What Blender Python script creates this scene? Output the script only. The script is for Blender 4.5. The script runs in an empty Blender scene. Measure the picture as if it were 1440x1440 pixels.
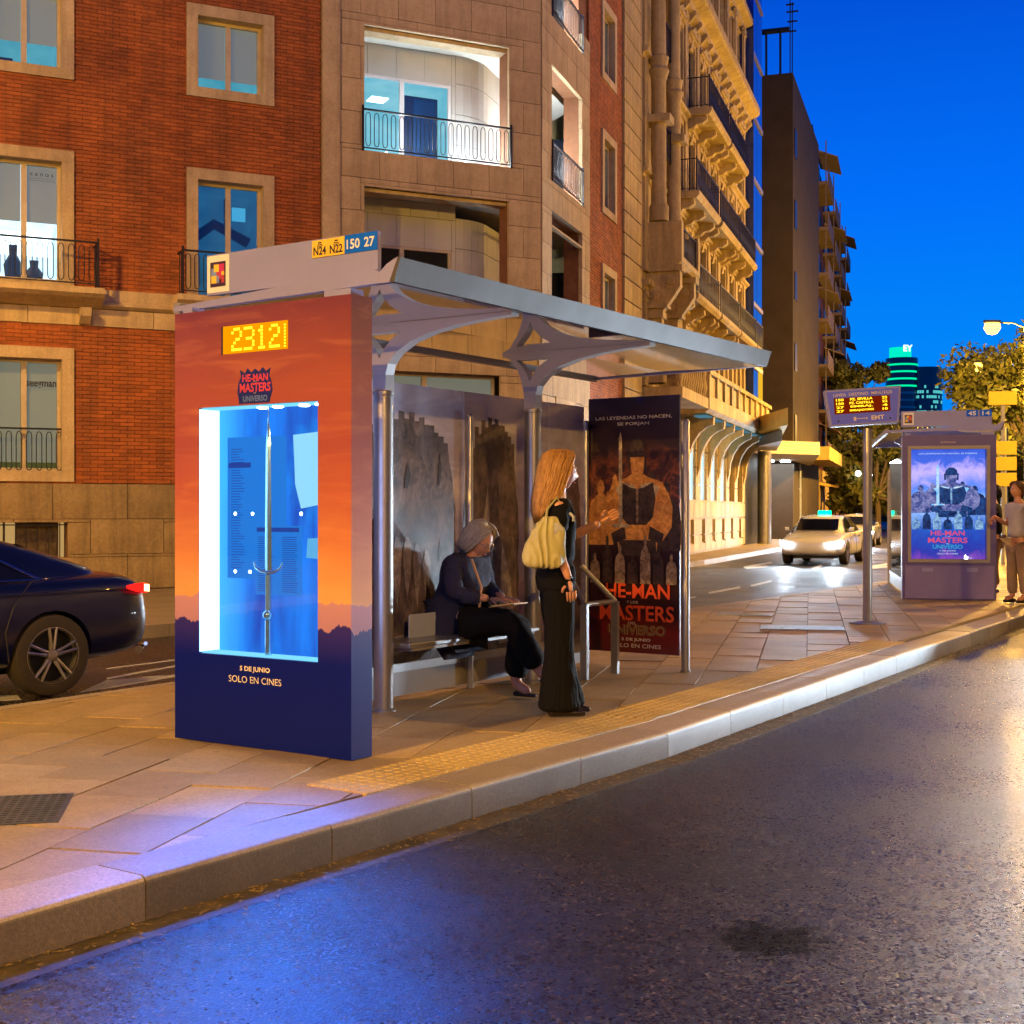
import bpy, bmesh, math, random
from mathutils import Matrix, Vector, noise
R = math.radians
random.seed(7)
sc = bpy.context.scene
COL = sc.collection
# ---------------------------------------------------------------- camera
cd = bpy.data.cameras.new('camera'); cam = bpy.data.objects.new('camera', cd); COL.objects.link(cam)
cam.location = (0, 0, 1.5); cam.rotation_euler = (R(90), 0, 0)
cd.sensor_width = 36; cd.lens = 1891 / 1440 * 36; cd.clip_end = 3000; cd.clip_start = .05
sc.camera = cam
FPX = 1891.0
# ---------------------------------------------------------------- world (deep blue dusk sky)
W = bpy.data.worlds.new('World'); sc.world = W; W.use_nodes = True
nt = W.node_tree; nt.nodes.clear()
tc = nt.nodes.new('ShaderNodeTexCoord'); sp = nt.nodes.new('ShaderNodeSeparateXYZ'); rp = nt.nodes.new('ShaderNodeValToRGB')
bg = nt.nodes.new('ShaderNodeBackground'); wo = nt.nodes.new('ShaderNodeOutputWorld')
nt.links.new(tc.outputs['Generated'], sp.inputs[0]); nt.links.new(sp.outputs['Z'], rp.inputs[0])
nt.links.new(rp.outputs[0], bg.inputs[0]); nt.links.new(bg.outputs[0], wo.inputs[0])
cr = rp.color_ramp; cr.elements[0].position = 0.0; cr.elements[0].color = (.001, .32, 1.0, 1)
cr.elements[1].position = 1.0; cr.elements[1].color = (.0006, .008, .09, 1)
for p_, c_ in ((.12, (.0006, .25, 1.0, 1)), (.22, (.0006, .17, 1.0, 1)), (.38, (.0006, .07, .66, 1)), (.52, (.0006, .03, .30, 1)), (.7, (.0006, .014, .15, 1))):
    e_ = cr.elements.new(p_); e_.color = c_
bg.inputs[1].default_value = .95
sc.view_settings.view_transform = 'Standard'; sc.view_settings.look = 'None'
sc.view_settings.gamma = 1; sc.view_settings.exposure = 0; sc.view_settings.use_curve_mapping = False
sc.cycles.use_denoising = True
sc.cycles.max_bounces = 6; sc.cycles.diffuse_bounces = 3; sc.cycles.glossy_bounces = 4; sc.cycles.transparent_max_bounces = 12
sc.cycles.sample_clamp_indirect = 4; sc.cycles.sample_clamp_direct = 40; sc.cycles.caustics_reflective = False; sc.cycles.caustics_refractive = False
SODIUM = (1.0, .53, .085)
# ---------------------------------------------------------------- helpers
MW = {}
PZ = .16
def G(px, py, z=PZ):
    D = FPX * (1.5 - z) / (py - 718.0); return Vector(((px - 720) / FPX * D, D, z))
def P(px, py, D): return Vector(((px - 720) / FPX * D, D, 1.5 + (718 - py) / FPX * D))
def FR(x, y, z=0, ang=0): return Matrix.Translation((x, y, z)) @ Matrix.Rotation(ang, 4, 'Z')
def RZ(a): return Matrix.Rotation(a, 4, 'Z')
def T(x, y, z): return Matrix.Translation((x, y, z))
def thing(name, label, cat, M=None, group=None):
    o = bpy.data.objects.new(name, None); COL.objects.link(o); o.empty_display_size = .2
    M = M or Matrix.Identity(4); o.matrix_world = M; MW[o.name] = M.copy()
    o['label'] = label; o['category'] = cat
    if group: o['group'] = group
    return o
def tag(o, label=None, cat=None, group=None, kind=None):
    for k, v in (('label', label), ('category', cat), ('group', group), ('kind', kind)):
        if v: o[k] = v
    return o
def put(name, data, parent=None, M=None, **kw):
    o = bpy.data.objects.new(name, data); COL.objects.link(o)
    PM = MW[parent.name] if parent else Matrix.Identity(4)
    M = M if M is not None else PM
    if parent: o.parent = parent; o.matrix_parent_inverse = Matrix.Identity(4); o.matrix_basis = PM.inverted() @ M
    else: o.matrix_basis = M
    MW[o.name] = M.copy()
    return tag(o, **kw)
class MB:
    def __init__(s): s.v = []; s.f = []; s.m = []; s.mi = 0
    def box(s, x0, x1, y0, y1, z0, z1):
        if x0 > x1: x0, x1 = x1, x0
        if y0 > y1: y0, y1 = y1, y0
        if z0 > z1: z0, z1 = z1, z0
        b = len(s.v)
        s.v += [(x0,y0,z0),(x1,y0,z0),(x1,y1,z0),(x0,y1,z0),(x0,y0,z1),(x1,y0,z1),(x1,y1,z1),(x0,y1,z1)]
        s._f(b, ((0,3,2,1),(4,5,6,7),(0,1,5,4),(1,2,6,5),(2,3,7,6),(3,0,4,7))); return s
    def _f(s, b, fs):
        for f in fs: s.f.append(tuple(b + i for i in f)); s.m.append(s.mi)
    def prism_y(s, pts, y0, y1):           # polygon in XZ, extruded along y
        n = len(pts); b = len(s.v)
        s.v += [(x, y0, z) for x, z in pts] + [(x, y1, z) for x, z in pts]
        s._f(b, [tuple(range(n)), tuple(range(2*n-1, n-1, -1))] + [(i, n+i, n+(i+1) % n, (i+1) % n) for i in range(n)]); return s
    def prism_z(s, pts, z0, z1):
        n = len(pts); b = len(s.v)
        s.v += [(x, y, z0) for x, y in pts] + [(x, y, z1) for x, y in pts]
        s._f(b, [tuple(range(n-1, -1, -1)), tuple(range(n, 2*n))] + [(i, (i+1) % n, n+(i+1) % n, n+i) for i in range(n)]); return s
    def prism_x(s, pts, x0, x1):           # polygon in YZ
        n = len(pts); b = len(s.v)
        s.v += [(x0, y, z) for y, z in pts] + [(x1, y, z) for y, z in pts]
        s._f(b, [tuple(range(n-1, -1, -1)), tuple(range(n, 2*n))] + [(i, (i+1) % n, n+(i+1) % n, n+i) for i in range(n)]); return s
    def tube(s, path, r, n=8, cap=True):
        path = [Vector(p) for p in path]; b = len(s.v); N = len(path)
        rr = r if isinstance(r, (list, tuple)) else [r] * N
        up = None
        for i, p in enumerate(path):
            d = (path[min(i+1, N-1)] - path[max(i-1, 0)]).normalized()
            if up is None: up = Vector((0,0,1)) if abs(d.z) < .9 else Vector((1,0,0))
            a = d.cross(up)
            if a.length < 1e-4: a = d.cross(Vector((0,1,0)))
            a.normalize(); c = a.cross(d).normalized(); up = c
            for k in range(n):
                t = 2*math.pi*k/n; q = p + (a*math.cos(t) + c*math.sin(t)) * rr[i]; s.v.append(tuple(q))
        for i in range(N-1):
            for k in range(n):
                s._f(b, ((i*n+k, i*n+(k+1) % n, (i+1)*n+(k+1) % n, (i+1)*n+k),))
        if cap: s._f(b, (tuple(range(n-1, -1, -1)), tuple((N-1)*n+k for k in range(n))))
        return s
    def lathe(s, prof, c=(0,0,0), n=20, axis='z', cap=True):
        b = len(s.v); N = len(prof)
        for r, h in prof:
            for k in range(n):
                t = 2*math.pi*k/n; x, y = r*math.cos(t), r*math.sin(t)
                q = (x, y, h) if axis == 'z' else ((x, h, y) if axis == 'y' else (h, x, y))
                s.v.append((c[0]+q[0], c[1]+q[1], c[2]+q[2]))
        for i in range(N-1):
            for k in range(n): s._f(b, ((i*n+k, i*n+(k+1) % n, (i+1)*n+(k+1) % n, (i+1)*n+k),))
        if cap: s._f(b, (tuple(range(n-1, -1, -1)), tuple((N-1)*n+k for k in range(n))))
        return s
    def loft(s, rings, closed=True, cap=True):
        b = len(s.v); n = len(rings[0]); N = len(rings)
        for r in rings: s.v += [tuple(p) for p in r]
        for i in range(N-1):
            for k in range(n if closed else n-1): s._f(b, ((i*n+k, i*n+(k+1) % n, (i+1)*n+(k+1) % n, (i+1)*n+k),))
        if cap and closed: s._f(b, (tuple(range(n-1, -1, -1)), tuple((N-1)*n+k for k in range(n))))
        return s
    def mesh(s, name, mats, smooth=False, fixn=True, bevel=0):
        me = bpy.data.meshes.new(name); me.from_pydata(s.v, [], s.f)
        for m in (mats if isinstance(mats, (list, tuple)) else [mats]): me.materials.append(m)
        if any(s.m): me.polygons.foreach_set('material_index', s.m)
        if fixn or bevel:
            bm = bmesh.new(); bm.from_mesh(me)
            bmesh.ops.recalc_face_normals(bm, faces=bm.faces)
            if bevel: bmesh.ops.bevel(bm, geom=[e for e in bm.edges], offset=bevel, segments=2, affect='EDGES', profile=.6)
            bm.to_mesh(me); bm.free()
        if smooth:
            me.polygons.foreach_set('use_smooth', [True] * len(me.polygons))
            if smooth != 'all': me.set_sharp_from_angle(angle=R(40))
        me.update(); return me
    def build(s, name, mats, parent=None, M=None, smooth=False, bevel=0, **kw):
        return put(name, s.mesh(name, mats, smooth, bevel=bevel), parent, M, **kw)
def subtract(rects, h):
    out = []
    for (a0, a1, b0, b1) in rects:
        x0, x1, z0, z1 = max(a0, h[0]), min(a1, h[1]), max(b0, h[2]), min(b1, h[3])
        if x0 >= x1 - 1e-6 or z0 >= z1 - 1e-6: out.append((a0, a1, b0, b1)); continue
        if z0 > b0: out.append((a0, a1, b0, z0))
        if z1 < b1: out.append((a0, a1, z1, b1))
        if x0 > a0: out.append((a0, x0, z0, z1))
        if x1 < a1: out.append((x1, a1, z0, z1))
    return out
def tiles(x0, x1, z0, z1, w, h, holes=(), stagger=True, gap=.008, minw=.03):
    out = []; r = 0; z = z0
    while z < z1 - .01:
        zt = min(z + h, z1); x = x0 - (w * .5 if (r % 2 and stagger) else 0)
        while x < x1 - .01:
            rc = [(max(x, x0), min(x + w, x1), z, zt)]
            for hh in holes: rc = subtract(rc, hh)
            for a in rc:
                if a[1]-a[0] > minw and a[3]-a[2] > gap*1.5: out.append((a[0]+gap/2, a[1]-gap/2, a[2]+gap/2, a[3]-gap/2))
            x += w
        z += h; r += 1
    return out
# ---------------------------------------------------------------- materials
class NT:
    def __init__(s, name):
        s.m = bpy.data.materials.new(name); s.m.use_nodes = True; s.t = s.m.node_tree; s.t.nodes.clear()
        s.out = s.t.nodes.new('ShaderNodeOutputMaterial')
    def n(s, typ, **kw):
        nd = s.t.nodes.new('ShaderNode' + typ)
        for k, v in kw.items(): setattr(nd, k, v)
        return nd
    def l(s, a, b): s.t.links.new(a, b)
    def co(s, kind='Object'): return s.n('TexCoord').outputs[kind]
    def noise(s, vec, scale, detail=4, rough=.6, dist=0):
        nd = s.n('TexNoise'); nd.inputs['Scale'].default_value = scale; nd.inputs['Detail'].default_value = detail
        nd.inputs['Roughness'].default_value = rough; nd.inputs['Distortion'].default_value = dist
        s.l(vec, nd.inputs['Vector']); return nd.outputs['Fac']
    def ramp(s, fac, stops, interp='LINEAR'):
        nd = s.n('ValToRGB'); c = nd.color_ramp; c.interpolation = interp
        c.elements[0].position = stops[0][0]; c.elements[0].color = (*stops[0][1], 1)
        c.elements[1].position = stops[-1][0]; c.elements[1].color = (*stops[-1][1], 1)
        for p, q in stops[1:-1]: e = c.elements.new(p); e.color = (*q, 1)
        s.l(fac, nd.inputs[0]); return nd.outputs[0]
    def math(s, op, a, b=0.0, c=None, clamp=False):
        nd = s.n('Math', operation=op); nd.use_clamp = clamp
        for i, x in enumerate((a, b) if c is None else (a, b, c)):
            if isinstance(x, (int, float)): nd.inputs[i].default_value = x
            else: s.l(x, nd.inputs[i])
        return nd.outputs[0]
    def mix(s, fac, a, b, mode='MIX'):
        nd = s.n('Mix', data_type='RGBA', blend_type=mode)
        for i, x in ((0, fac), (6, a), (7, b)):
            if isinstance(x, (int, float)): nd.inputs[i].default_value = x
            elif isinstance(x, tuple): nd.inputs[i].default_value = (*x, 1)
            else: s.l(x, nd.inputs[i])
        return nd.outputs[2]
    def map(s, vec, scale=(1,1,1), loc=(0,0,0), rot=(0,0,0)):
        nd = s.n('Mapping'); nd.inputs['Scale'].default_value = scale; nd.inputs['Location'].default_value = loc; nd.inputs['Rotation'].default_value = rot
        s.l(vec, nd.inputs[0]); return nd.outputs[0]
    def bump(s, h, strength, dist=.01):
        nd = s.n('Bump'); nd.inputs['Strength'].default_value = strength; nd.inputs['Distance'].default_value = dist
        s.l(h, nd.inputs['Height']); return nd.outputs[0]
    def bsdf(s, color, rough=.6, metal=0, normal=None, spec=.5, emit=None, es=0, coat=0):
        b = s.n('BsdfPrincipled')
        for k, x in (('Base Color', color), ('Roughness', rough), ('Metallic', metal), ('Specular IOR Level', spec), ('Coat Weight', coat)):
            if isinstance(x, (int, float)): b.inputs[k].default_value = x
            elif isinstance(x, tuple): b.inputs[k].default_value = (*x, 1)
            else: s.l(x, b.inputs[k])
        if normal is not None: s.l(normal, b.inputs['Normal'])
        if emit is not None:
            if isinstance(emit, tuple): b.inputs['Emission Color'].default_value = (*emit, 1)
            else: s.l(emit, b.inputs['Emission Color'])
            b.inputs['Emission Strength'].default_value = es
        s.l(b.outputs[0], s.out.inputs[0]); return b
def pbr(name, c1, c2=None, scale=3, rough=.7, metal=0, bump=0, bscale=40, spec=.5, island=0, coat=0, fine=0, streak=0):
    t = NT(name); co = t.co(); c2 = c2 or tuple(x*.75 for x in c1)
    fac = t.noise(co, scale, 6, .65)
    col = t.mix(t.ramp(fac, ((.3, (0,0,0)), (.7, (1,1,1)))), c1, c2)
    if fine:
        col = t.mix(fine, col, t.mix(t.noise(co, bscale, 3, .7), (.0,.0,.0), (1,1,1)), 'OVERLAY')
    if streak:
        ps = t.n('NewGeometry').outputs['Position']; sk = t.noise(t.map(ps, (2.6,2.6,.22)), 1.5, 6, .7, .3); sk2 = t.noise(ps, .45, 4, .6)
        col = t.mix(t.math('MULTIPLY', t.ramp(sk, ((.44,(0,0,0)),(.72,(1,1,1)))), streak), col, (.05,.035,.02)); col = t.mix(t.math('MULTIPLY', t.ramp(sk2, ((.45,(0,0,0)),(.75,(1,1,1)))), streak*.6), col, (.07,.05,.03))
    if island:
        g = t.n('NewGeometry').outputs['Random Per Island']; oi = t.n('ObjectInfo').outputs['Random']
        rr = t.math('FRACT', t.math('ADD', g, oi)); v = t.math('MULTIPLY_ADD', rr, island, 1 - island/2)
        hs = t.n('HueSaturation'); t.l(v, hs.inputs['Value']); t.l(col, hs.inputs['Color']); col = hs.outputs[0]
    nm = t.bump(t.noise(co, bscale, 5, .7), bump, .01) if bump else None
    rg = t.math('MULTIPLY_ADD', fac, .25, rough - .12, clamp=True)
    t.bsdf(col, rg, metal, nm, spec, coat=coat); return t.m
def emis(name, c, s):
    t = NT(name); e = t.n('Emission'); e.inputs[0].default_value = (*c, 1); e.inputs[1].default_value = s
    t.l(e.outputs[0], t.out.inputs[0]); return t.m
def glass(name, tint=(.9,.95,1), refl=1.0, rough=.02, trans=.85):
    t = NT(name); tr = t.n('BsdfTransparent'); tr.inputs[0].default_value = (*tint, 1)
    gl = t.n('BsdfGlossy'); gl.inputs['Roughness'].default_value = rough; gl.inputs[0].default_value = (.9,.92,.95,1)
    fr = t.n('Fresnel'); t.l(t.math('MULTIPLY_ADD', t.n('NewGeometry').outputs['Backfacing'], 1/1.5-1.5, 1.5), fr.inputs[0])
    df = t.n('BsdfDiffuse'); df.inputs[0].default_value = (.05,.055,.06,1)
    m0 = t.n('MixShader'); m0.inputs[0].default_value = trans; t.l(df.outputs[0], m0.inputs[1]); t.l(tr.outputs[0], m0.inputs[2])
    m = t.n('MixShader'); t.l(t.math('MULTIPLY', fr.outputs[0], refl, clamp=True), m.inputs[0]); t.l(m0.outputs[0], m.inputs[1]); t.l(gl.outputs[0], m.inputs[2])
    t.l(m.outputs[0], t.out.inputs[0]); return t.m
def text(parent, M, body, cx, z0, w, h, y, mat, name='lettering', shear=0, thick=.001, bold=0, lean=None, **kw):
    cu = bpy.data.curves.new('t', 'FONT'); cu.body = body; cu.size = 1; cu.extrude = 0; cu.shear = shear; cu.offset = bold; cu.resolution_u = 3
    o = bpy.data.objects.new('t', cu); COL.objects.link(o)
    dg = bpy.context.evaluated_depsgraph_get(); me = bpy.data.meshes.new_from_object(o.evaluated_get(dg))
    bpy.data.objects.remove(o); me.name = name
    xs = [v.co.x for v in me.vertices]; zs = [v.co.y for v in me.vertices]
    x0, x1, b0, b1 = min(xs), max(xs), min(zs), max(zs)
    if w is None: w = (x1-x0) * h / (b1-b0)
    for v in me.vertices:
        v.co = Vector((cx - w/2 + (v.co.x-x0)/(x1-x0)*w, y, z0 + (v.co.y-b0)/(b1-b0)*h))
    me.materials.clear(); me.materials.append(mat); me.update()
    return put(name, me, parent, M, **kw)
def bake(o, name):
    dg = bpy.context.evaluated_depsgraph_get(); me = bpy.data.meshes.new_from_object(o.evaluated_get(dg)); me.name = name
    return me
def skin(name, verts, edges, mat, parent, M=None, sub=2, **kw):
    me = bpy.data.meshes.new(name); me.from_pydata([v[:3] for v in verts], edges, [])
    o = bpy.data.objects.new(name, me); COL.objects.link(o)
    o.modifiers.new('s', 'SKIN'); o.modifiers.new('b', 'SUBSURF').levels = sub
    for i, v in enumerate(verts):
        d = me.skin_vertices[0].data[i]; d.radius = (v[3], v[4] if len(v) > 4 else v[3]); d.use_root = (i == 0)
    m2 = bake(o, name); bpy.data.objects.remove(o); m2.materials.clear(); m2.materials.append(mat)
    m2.polygons.foreach_set('use_smooth', [True]*len(m2.polygons))
    return put(name, m2, parent, M, **kw)
def wrinkle(o, amp=.006, scale=(9,9,3.5), seed=0, sub=0):
    me = o.data
    if sub:
        m_ = o.modifiers.new('w', 'SUBSURF'); m_.levels = sub; bpy.context.view_layer.update(); me = bake(o, o.data.name); o.modifiers.clear(); o.data = me
    me.update(); nrm = [v.normal.copy() for v in me.vertices]
    for v, n in zip(me.vertices, nrm):
        p = Vector((v.co.x*scale[0], v.co.y*scale[1], v.co.z*scale[2])) + Vector((seed, seed*.7, 0)); q = noise.noise_vector(p)
        k = noise.noise(p + q*1.4); k2 = noise.noise(p*2.3 + q*2)
        v.co += n * amp * ((1-abs(k)*2.2) + .5*k2)
    me.update(); return o
def light(name, typ, loc, power, color, parent=None, rot=None, size=.1, size_y=None, spot=None, blend=.5):
    L = bpy.data.lights.new(name, typ); L.energy = power; L.color = color
    if typ == 'AREA': L.shape = 'RECTANGLE'; L.size = size; L.size_y = size_y or size
    else: L.shadow_soft_size = size
    if spot: L.spot_size = spot; L.spot_blend = blend
    o = bpy.data.objects.new(name, L); COL.objects.link(o)
    M = T(*loc) @ (rot if rot is not None else Matrix.Identity(4))
    if parent: o.parent = parent; o.matrix_basis = MW[parent.name].inverted() @ M
    else: o.matrix_basis = M
    return o

m_brick = pbr('brick_red', (.44,.125,.026), (.30,.075,.017), 1.2, .85, bump=.3, bscale=30, island=.40, fine=.35, streak=.45)
m_mortar = pbr('mortar', (.26,.11,.05), (.19,.08,.035), 4, .9)
m_stone = pbr('stone_warm', (.60,.46,.27), (.44,.32,.18), 1.6, .8, bump=.25, bscale=25, island=.13, fine=.35, streak=.33)
m_stone2 = pbr('stone_carved', (.58,.44,.20), (.42,.31,.13), .8, .8, bump=.4, bscale=9, fine=.3, streak=.5)
m_stone3 = pbr('stone_plinth', (.40,.29,.15), (.24,.165,.08), 1.1, .85, bump=.3, bscale=20, island=.12, fine=.45, streak=.55)
m_joint = pbr('joint_dark', (.12,.085,.05), None, 5, .9)
m_iron = pbr('iron_black', (.018,.016,.015), None, 9, .5, metal=.3)
m_frame = pbr('window_frame_cream', (.62,.52,.36), None, 4, .5)
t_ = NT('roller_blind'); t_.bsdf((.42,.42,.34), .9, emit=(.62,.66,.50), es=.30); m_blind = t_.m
m_glass = glass('window_glass')
m_dark = pbr('dark_interior', (.012,.014,.02), None, 3, .4)
m_steel = pbr('brushed_steel', (.46,.45,.44), (.36,.35,.35), 6, .34, metal=.85)
m_grey = pbr('grey_paint', (.30,.28,.28), (.25,.235,.24), 2, .38, metal=.2)
m_lilac = pbr('pale_grey_paint', (.28,.29,.60), (.24,.25,.54), 2, .45)
m_white = pbr('white_print', (.8,.8,.8), (.75,.75,.75), 4, .5)
m_black = pbr('black_matte', (.01,.01,.011), None, 5, .55)
m_led = emis('led_text', (1, .62, .02), 2.2)
# ---------------------------------------------------------------- ground, road, island
def asphalt(name):
    t = NT(name); co = t.co('Object')
    big = t.noise(co, .5, 4, .55, .4); mid = t.noise(co, 3.1, 5, .7, .3); fine = t.noise(co, 190, 3, .8)
    v = t.n('TexVoronoi'); v.inputs['Scale'].default_value = 95; t.l(co, v.inputs['Vector'])
    cs = t.n('SeparateColor'); t.l(v.outputs['Color'], cs.inputs[0]); stone = cs.outputs[0]
    base = t.ramp(stone, ((.0,(.002,.0015,.001)),(.5,(.010,.007,.005)),(.82,(.034,.023,.015)),(.93,(.12,.08,.05)),(1,(.32,.22,.15))))
    base = t.mix(t.ramp(v.outputs['Distance'], ((.35,(0,0,0)),(.75,(.9,.9,.9)))), base, (.004,.0035,.0035))
    base = t.mix(t.ramp(mid, ((.38, (0,0,0)), (.75, (.6,.6,.6)))), base, (.012,.010,.010))
    sx = t.n('VectorMath', operation='DISTANCE'); t.l(co, sx.inputs[0]); sx.inputs[1].default_value = (.915, 4.72, .25)
    sm_ = t.math('ADD', sx.outputs['Value'], t.math('MULTIPLY', t.noise(co, 11, 5, .75), .30)); stain = t.ramp(sm_, ((.44,(1,1,1)),(.51,(0,0,0))))
    base = t.mix(stain, base, (.005,.003,.002))
    trk = t.noise(t.map(co, (2.2,.25,1), rot=(0,0,R(32.5))), .7, 3, .5); base = t.mix(t.ramp(trk, ((.4,(0,0,0)),(.68,(.45,.45,.45)))), base, (.012,.010,.010))
    rg = t.math('ADD', t.math('MULTIPLY_ADD', big, .5, .02), t.math('MULTIPLY_ADD', cs.outputs[1], .22, -.05))
    rg = t.math('ADD', rg, 0.0, clamp=True)
    # each stone of the aggregate is tilted a little by itself
    geo = t.n('NewGeometry'); sb = t.n('VectorMath', operation='SUBTRACT'); t.l(v.outputs['Color'], sb.inputs[0]); sb.inputs[1].default_value = (.5,.5,.5)
    wet = t.math('MULTIPLY_ADD', mid, .30, .10); sc_ = t.n('VectorMath', operation='SCALE'); t.l(sb.outputs[0], sc_.inputs[0]); t.l(wet, sc_.inputs['Scale'])
    ad = t.n('VectorMath', operation='ADD'); t.l(sc_.outputs[0], ad.inputs[0]); t.l(geo.outputs['Normal'], ad.inputs[1]); nn = t.n('VectorMath', operation='NORMALIZE'); t.l(ad.outputs[0], nn.inputs[0])
    bp = t.n('Bump'); bp.inputs['Strength'].default_value = .35; bp.inputs['Distance'].default_value = .006; t.l(t.math('ADD', t.math('MULTIPLY', v.outputs['Distance'], -1.0), t.math('MULTIPLY', fine, .5)), bp.inputs['Height']); t.l(nn.outputs[0], bp.inputs['Normal'])
    t.bsdf(base, rg, 0, bp.outputs[0], t.math('MULTIPLY_ADD', stain, -.42, .45))
    return t.m
m_road = asphalt('wet_asphalt')
road = MB().box(-500, 600, -60, 1200, -.5, 0).build('road', m_road, kind='structure')
m_paint = pbr('road_paint', (.62,.62,.6), (.3,.3,.3), 5, .5, bump=.2)
KF = [Vector((-15.85,-16.65,0)), Vector((-1.343,4.93,0)), Vector((.955,8.21,0)), Vector((6.24,16.84,0)), Vector((17.2,34.8,0)), Vector((34,62,0))]
bdir = Vector((10.86,17,0)).normalized(); B0 = Vector((-3.47,9.11,0))
def hp(pts, p, n):    # keep side where (q-p).n >= 0
    out = []
    for i in range(len(pts)):
        a, b = pts[i], pts[(i+1) % len(pts)]; da, db = (a-p).dot(n), (b-p).dot(n)
        if da >= 0: out.append(a)
        if (da >= 0) != (db >= 0): out.append(a + (b-a) * (da/(da-db)))
    return out
def left(d): return Vector((-d.y, d.x, 0))
KW = .28
isl = [k.copy() for k in KF] + [B0 + bdir*60, B0 - bdir*30]
m_pave0 = pbr('paving_bed', (.16,.12,.08), None, 6, .9)
pin = [k.copy() for k in isl]
for i_ in range(len(KF)-1):
    d_ = (KF[i_+1]-KF[i_]).normalized(); pin = hp(pin, KF[i_] + left(d_)*.05, left(d_))
pav = MB().prism_z([(p.x, p.y) for p in pin], 0, PZ-.022).build('pavement', m_pave0, kind='structure')
def slabmat(name, c1, c2):
    t = NT(name); co = t.co('Object'); gl = t.n('NewGeometry').outputs['Position']
    big = t.noise(gl, 1.1, 5, .65); f = t.noise(gl, 60, 4, .8); blot = t.noise(gl, 5, 5, .7)
    oi = t.n('ObjectInfo').outputs['Random']
    col = t.mix(t.ramp(big, ((.3,(0,0,0)),(.7,(1,1,1)))), c1, c2)
    col = t.mix(.75, col, t.mix(f, (.0,.0,.0), (1,1,1)), 'OVERLAY'); col = t.mix(t.ramp(t.noise(gl, 130, 2, .8), ((.52,(0,0,0)),(.64,(.45,.45,.45)))), col, (.08,.06,.04))
    col = t.mix(t.ramp(blot, ((.62,(0,0,0)),(.78,(.5,.5,.5)))), col, (.10,.075,.05))
    gum = t.n('TexVoronoi'); gum.inputs['Scale'].default_value = 2.3; t.l(gl, gum.inputs['Vector'])
    col = t.mix(t.ramp(gum.outputs['Distance'], ((.035,(.6,.6,.6)),(.06,(0,0,0)))), col, (.07,.055,.045))
    hs = t.n('HueSaturation'); t.l(t.math('MULTIPLY_ADD', oi, .42, .78), hs.inputs['Value']); t.l(col, hs.inputs['Color'])
    t.bsdf(hs.outputs[0], t.math('MULTIPLY_ADD', big, .35, .33), 0, t.bump(f, .35, .004), .5); return t.m
m_slab = slabmat('paving_stone', (.44,.31,.135), (.29,.20,.085))
m_tact = slabmat('tactile_stone', (.52,.38,.14), (.42,.30,.10))
m_kerb = slabmat('kerb_granite', (.42,.34,.25), (.28,.22,.15))
def inner(pts, off):
    for i in range(len(KF)-1):
        d = (KF[i+1]-KF[i]).normalized(); n = left(d); pts = hp(pts, KF[i] + n*off, n)
        if not pts: return pts
    return hp(pts, B0, -left(bdir)) if pts else pts
ga = R(90-12.5); gd = Vector((math.cos(ga), math.sin(ga), 0)); gn = Vector((gd.y, -gd.x, 0))
cells = []
for i in range(-40, 60):
    off = random.random()*.3 if i % 2 else .3
    for j in range(-8, 60):
        c = gn*(i*.42) + gd*(j*.63 + (.31 if i % 2 else 0)) + Vector((0, 4, 0))
        q = [c, c+gn*.411, c+gn*.411+gd*.620, c+gd*.620]
        q = inner(q, KW+.004)
        if len(q) >= 3:
            m = sum(q, Vector())/len(q)
            if m.y < 1 or abs((m.x)/max(m.y, .1)) > .46 and m.y < 30: continue
            cells.append((m.length, m, q))
cells.sort(key=lambda c: c[0])
rest = MB()
for k, (dd, m, q) in enumerate(cells):
    if dd > 48: break
    dz = random.uniform(-.005, .0025); g = .004
    loc = [(p.x-m.x, p.y-m.y) for p in q]
    if k < 300:
        mb = MB().prism_z(loc, -.03, 0)
        put('paving_slab', mb.mesh('paving_slab', m_slab), pav, T(m.x, m.y, PZ+dz) @ Matrix.Rotation(random.uniform(-.004,.004), 4, 'X') @ Matrix.Rotation(random.uniform(-.004,.004), 4, 'Y'))
    else: rest.prism_z([(p.x, p.y) for p in q], PZ-.03, PZ+dz)
if rest.v: rest.build('far_paving', m_slab, pav, kind='stuff')
# far continuation of island surface
# kerb stones, 1 m each, with rounded top edge
ks = None; acc = 0
def kpos(s):          # distance from KF[1]
    i = 1
    if s < 0: d = (KF[1]-KF[0]).normalized(); return KF[1]+d*s, d
    while i < len(KF)-1:
        L = (KF[i+1]-KF[i]).length
        if s <= L or i == len(KF)-2: d = (KF[i+1]-KF[i]).normalized(); return KF[i]+d*s, d
        s -= L; i += 1
kerb = MB().box(0,.1,0,.1,-.3,-.29)
def kerbstone(L):
    h = PZ+.004; r = .03; pr = [(0,-.02),(0,h-r)] + [(r-r*math.cos(a*math.pi/8), h-r+r*math.sin(a*math.pi/8)) for a in range(1,5)] + [(KW-.006,h),(KW-.006,-.02)]
    return MB().prism_x([(p[0], p[1]) for p in pr], .004, L-.004)
m_kface = slabmat('kerb_face_dark', (.20,.15,.095), (.12,.085,.05)); kmesh = kerbstone(1.0).mesh('kerb_stone', [m_kerb, m_kface], smooth=True)
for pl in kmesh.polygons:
    if pl.normal.y < -.9: pl.material_index = 1  # front face of every stone takes the darker brown
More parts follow.
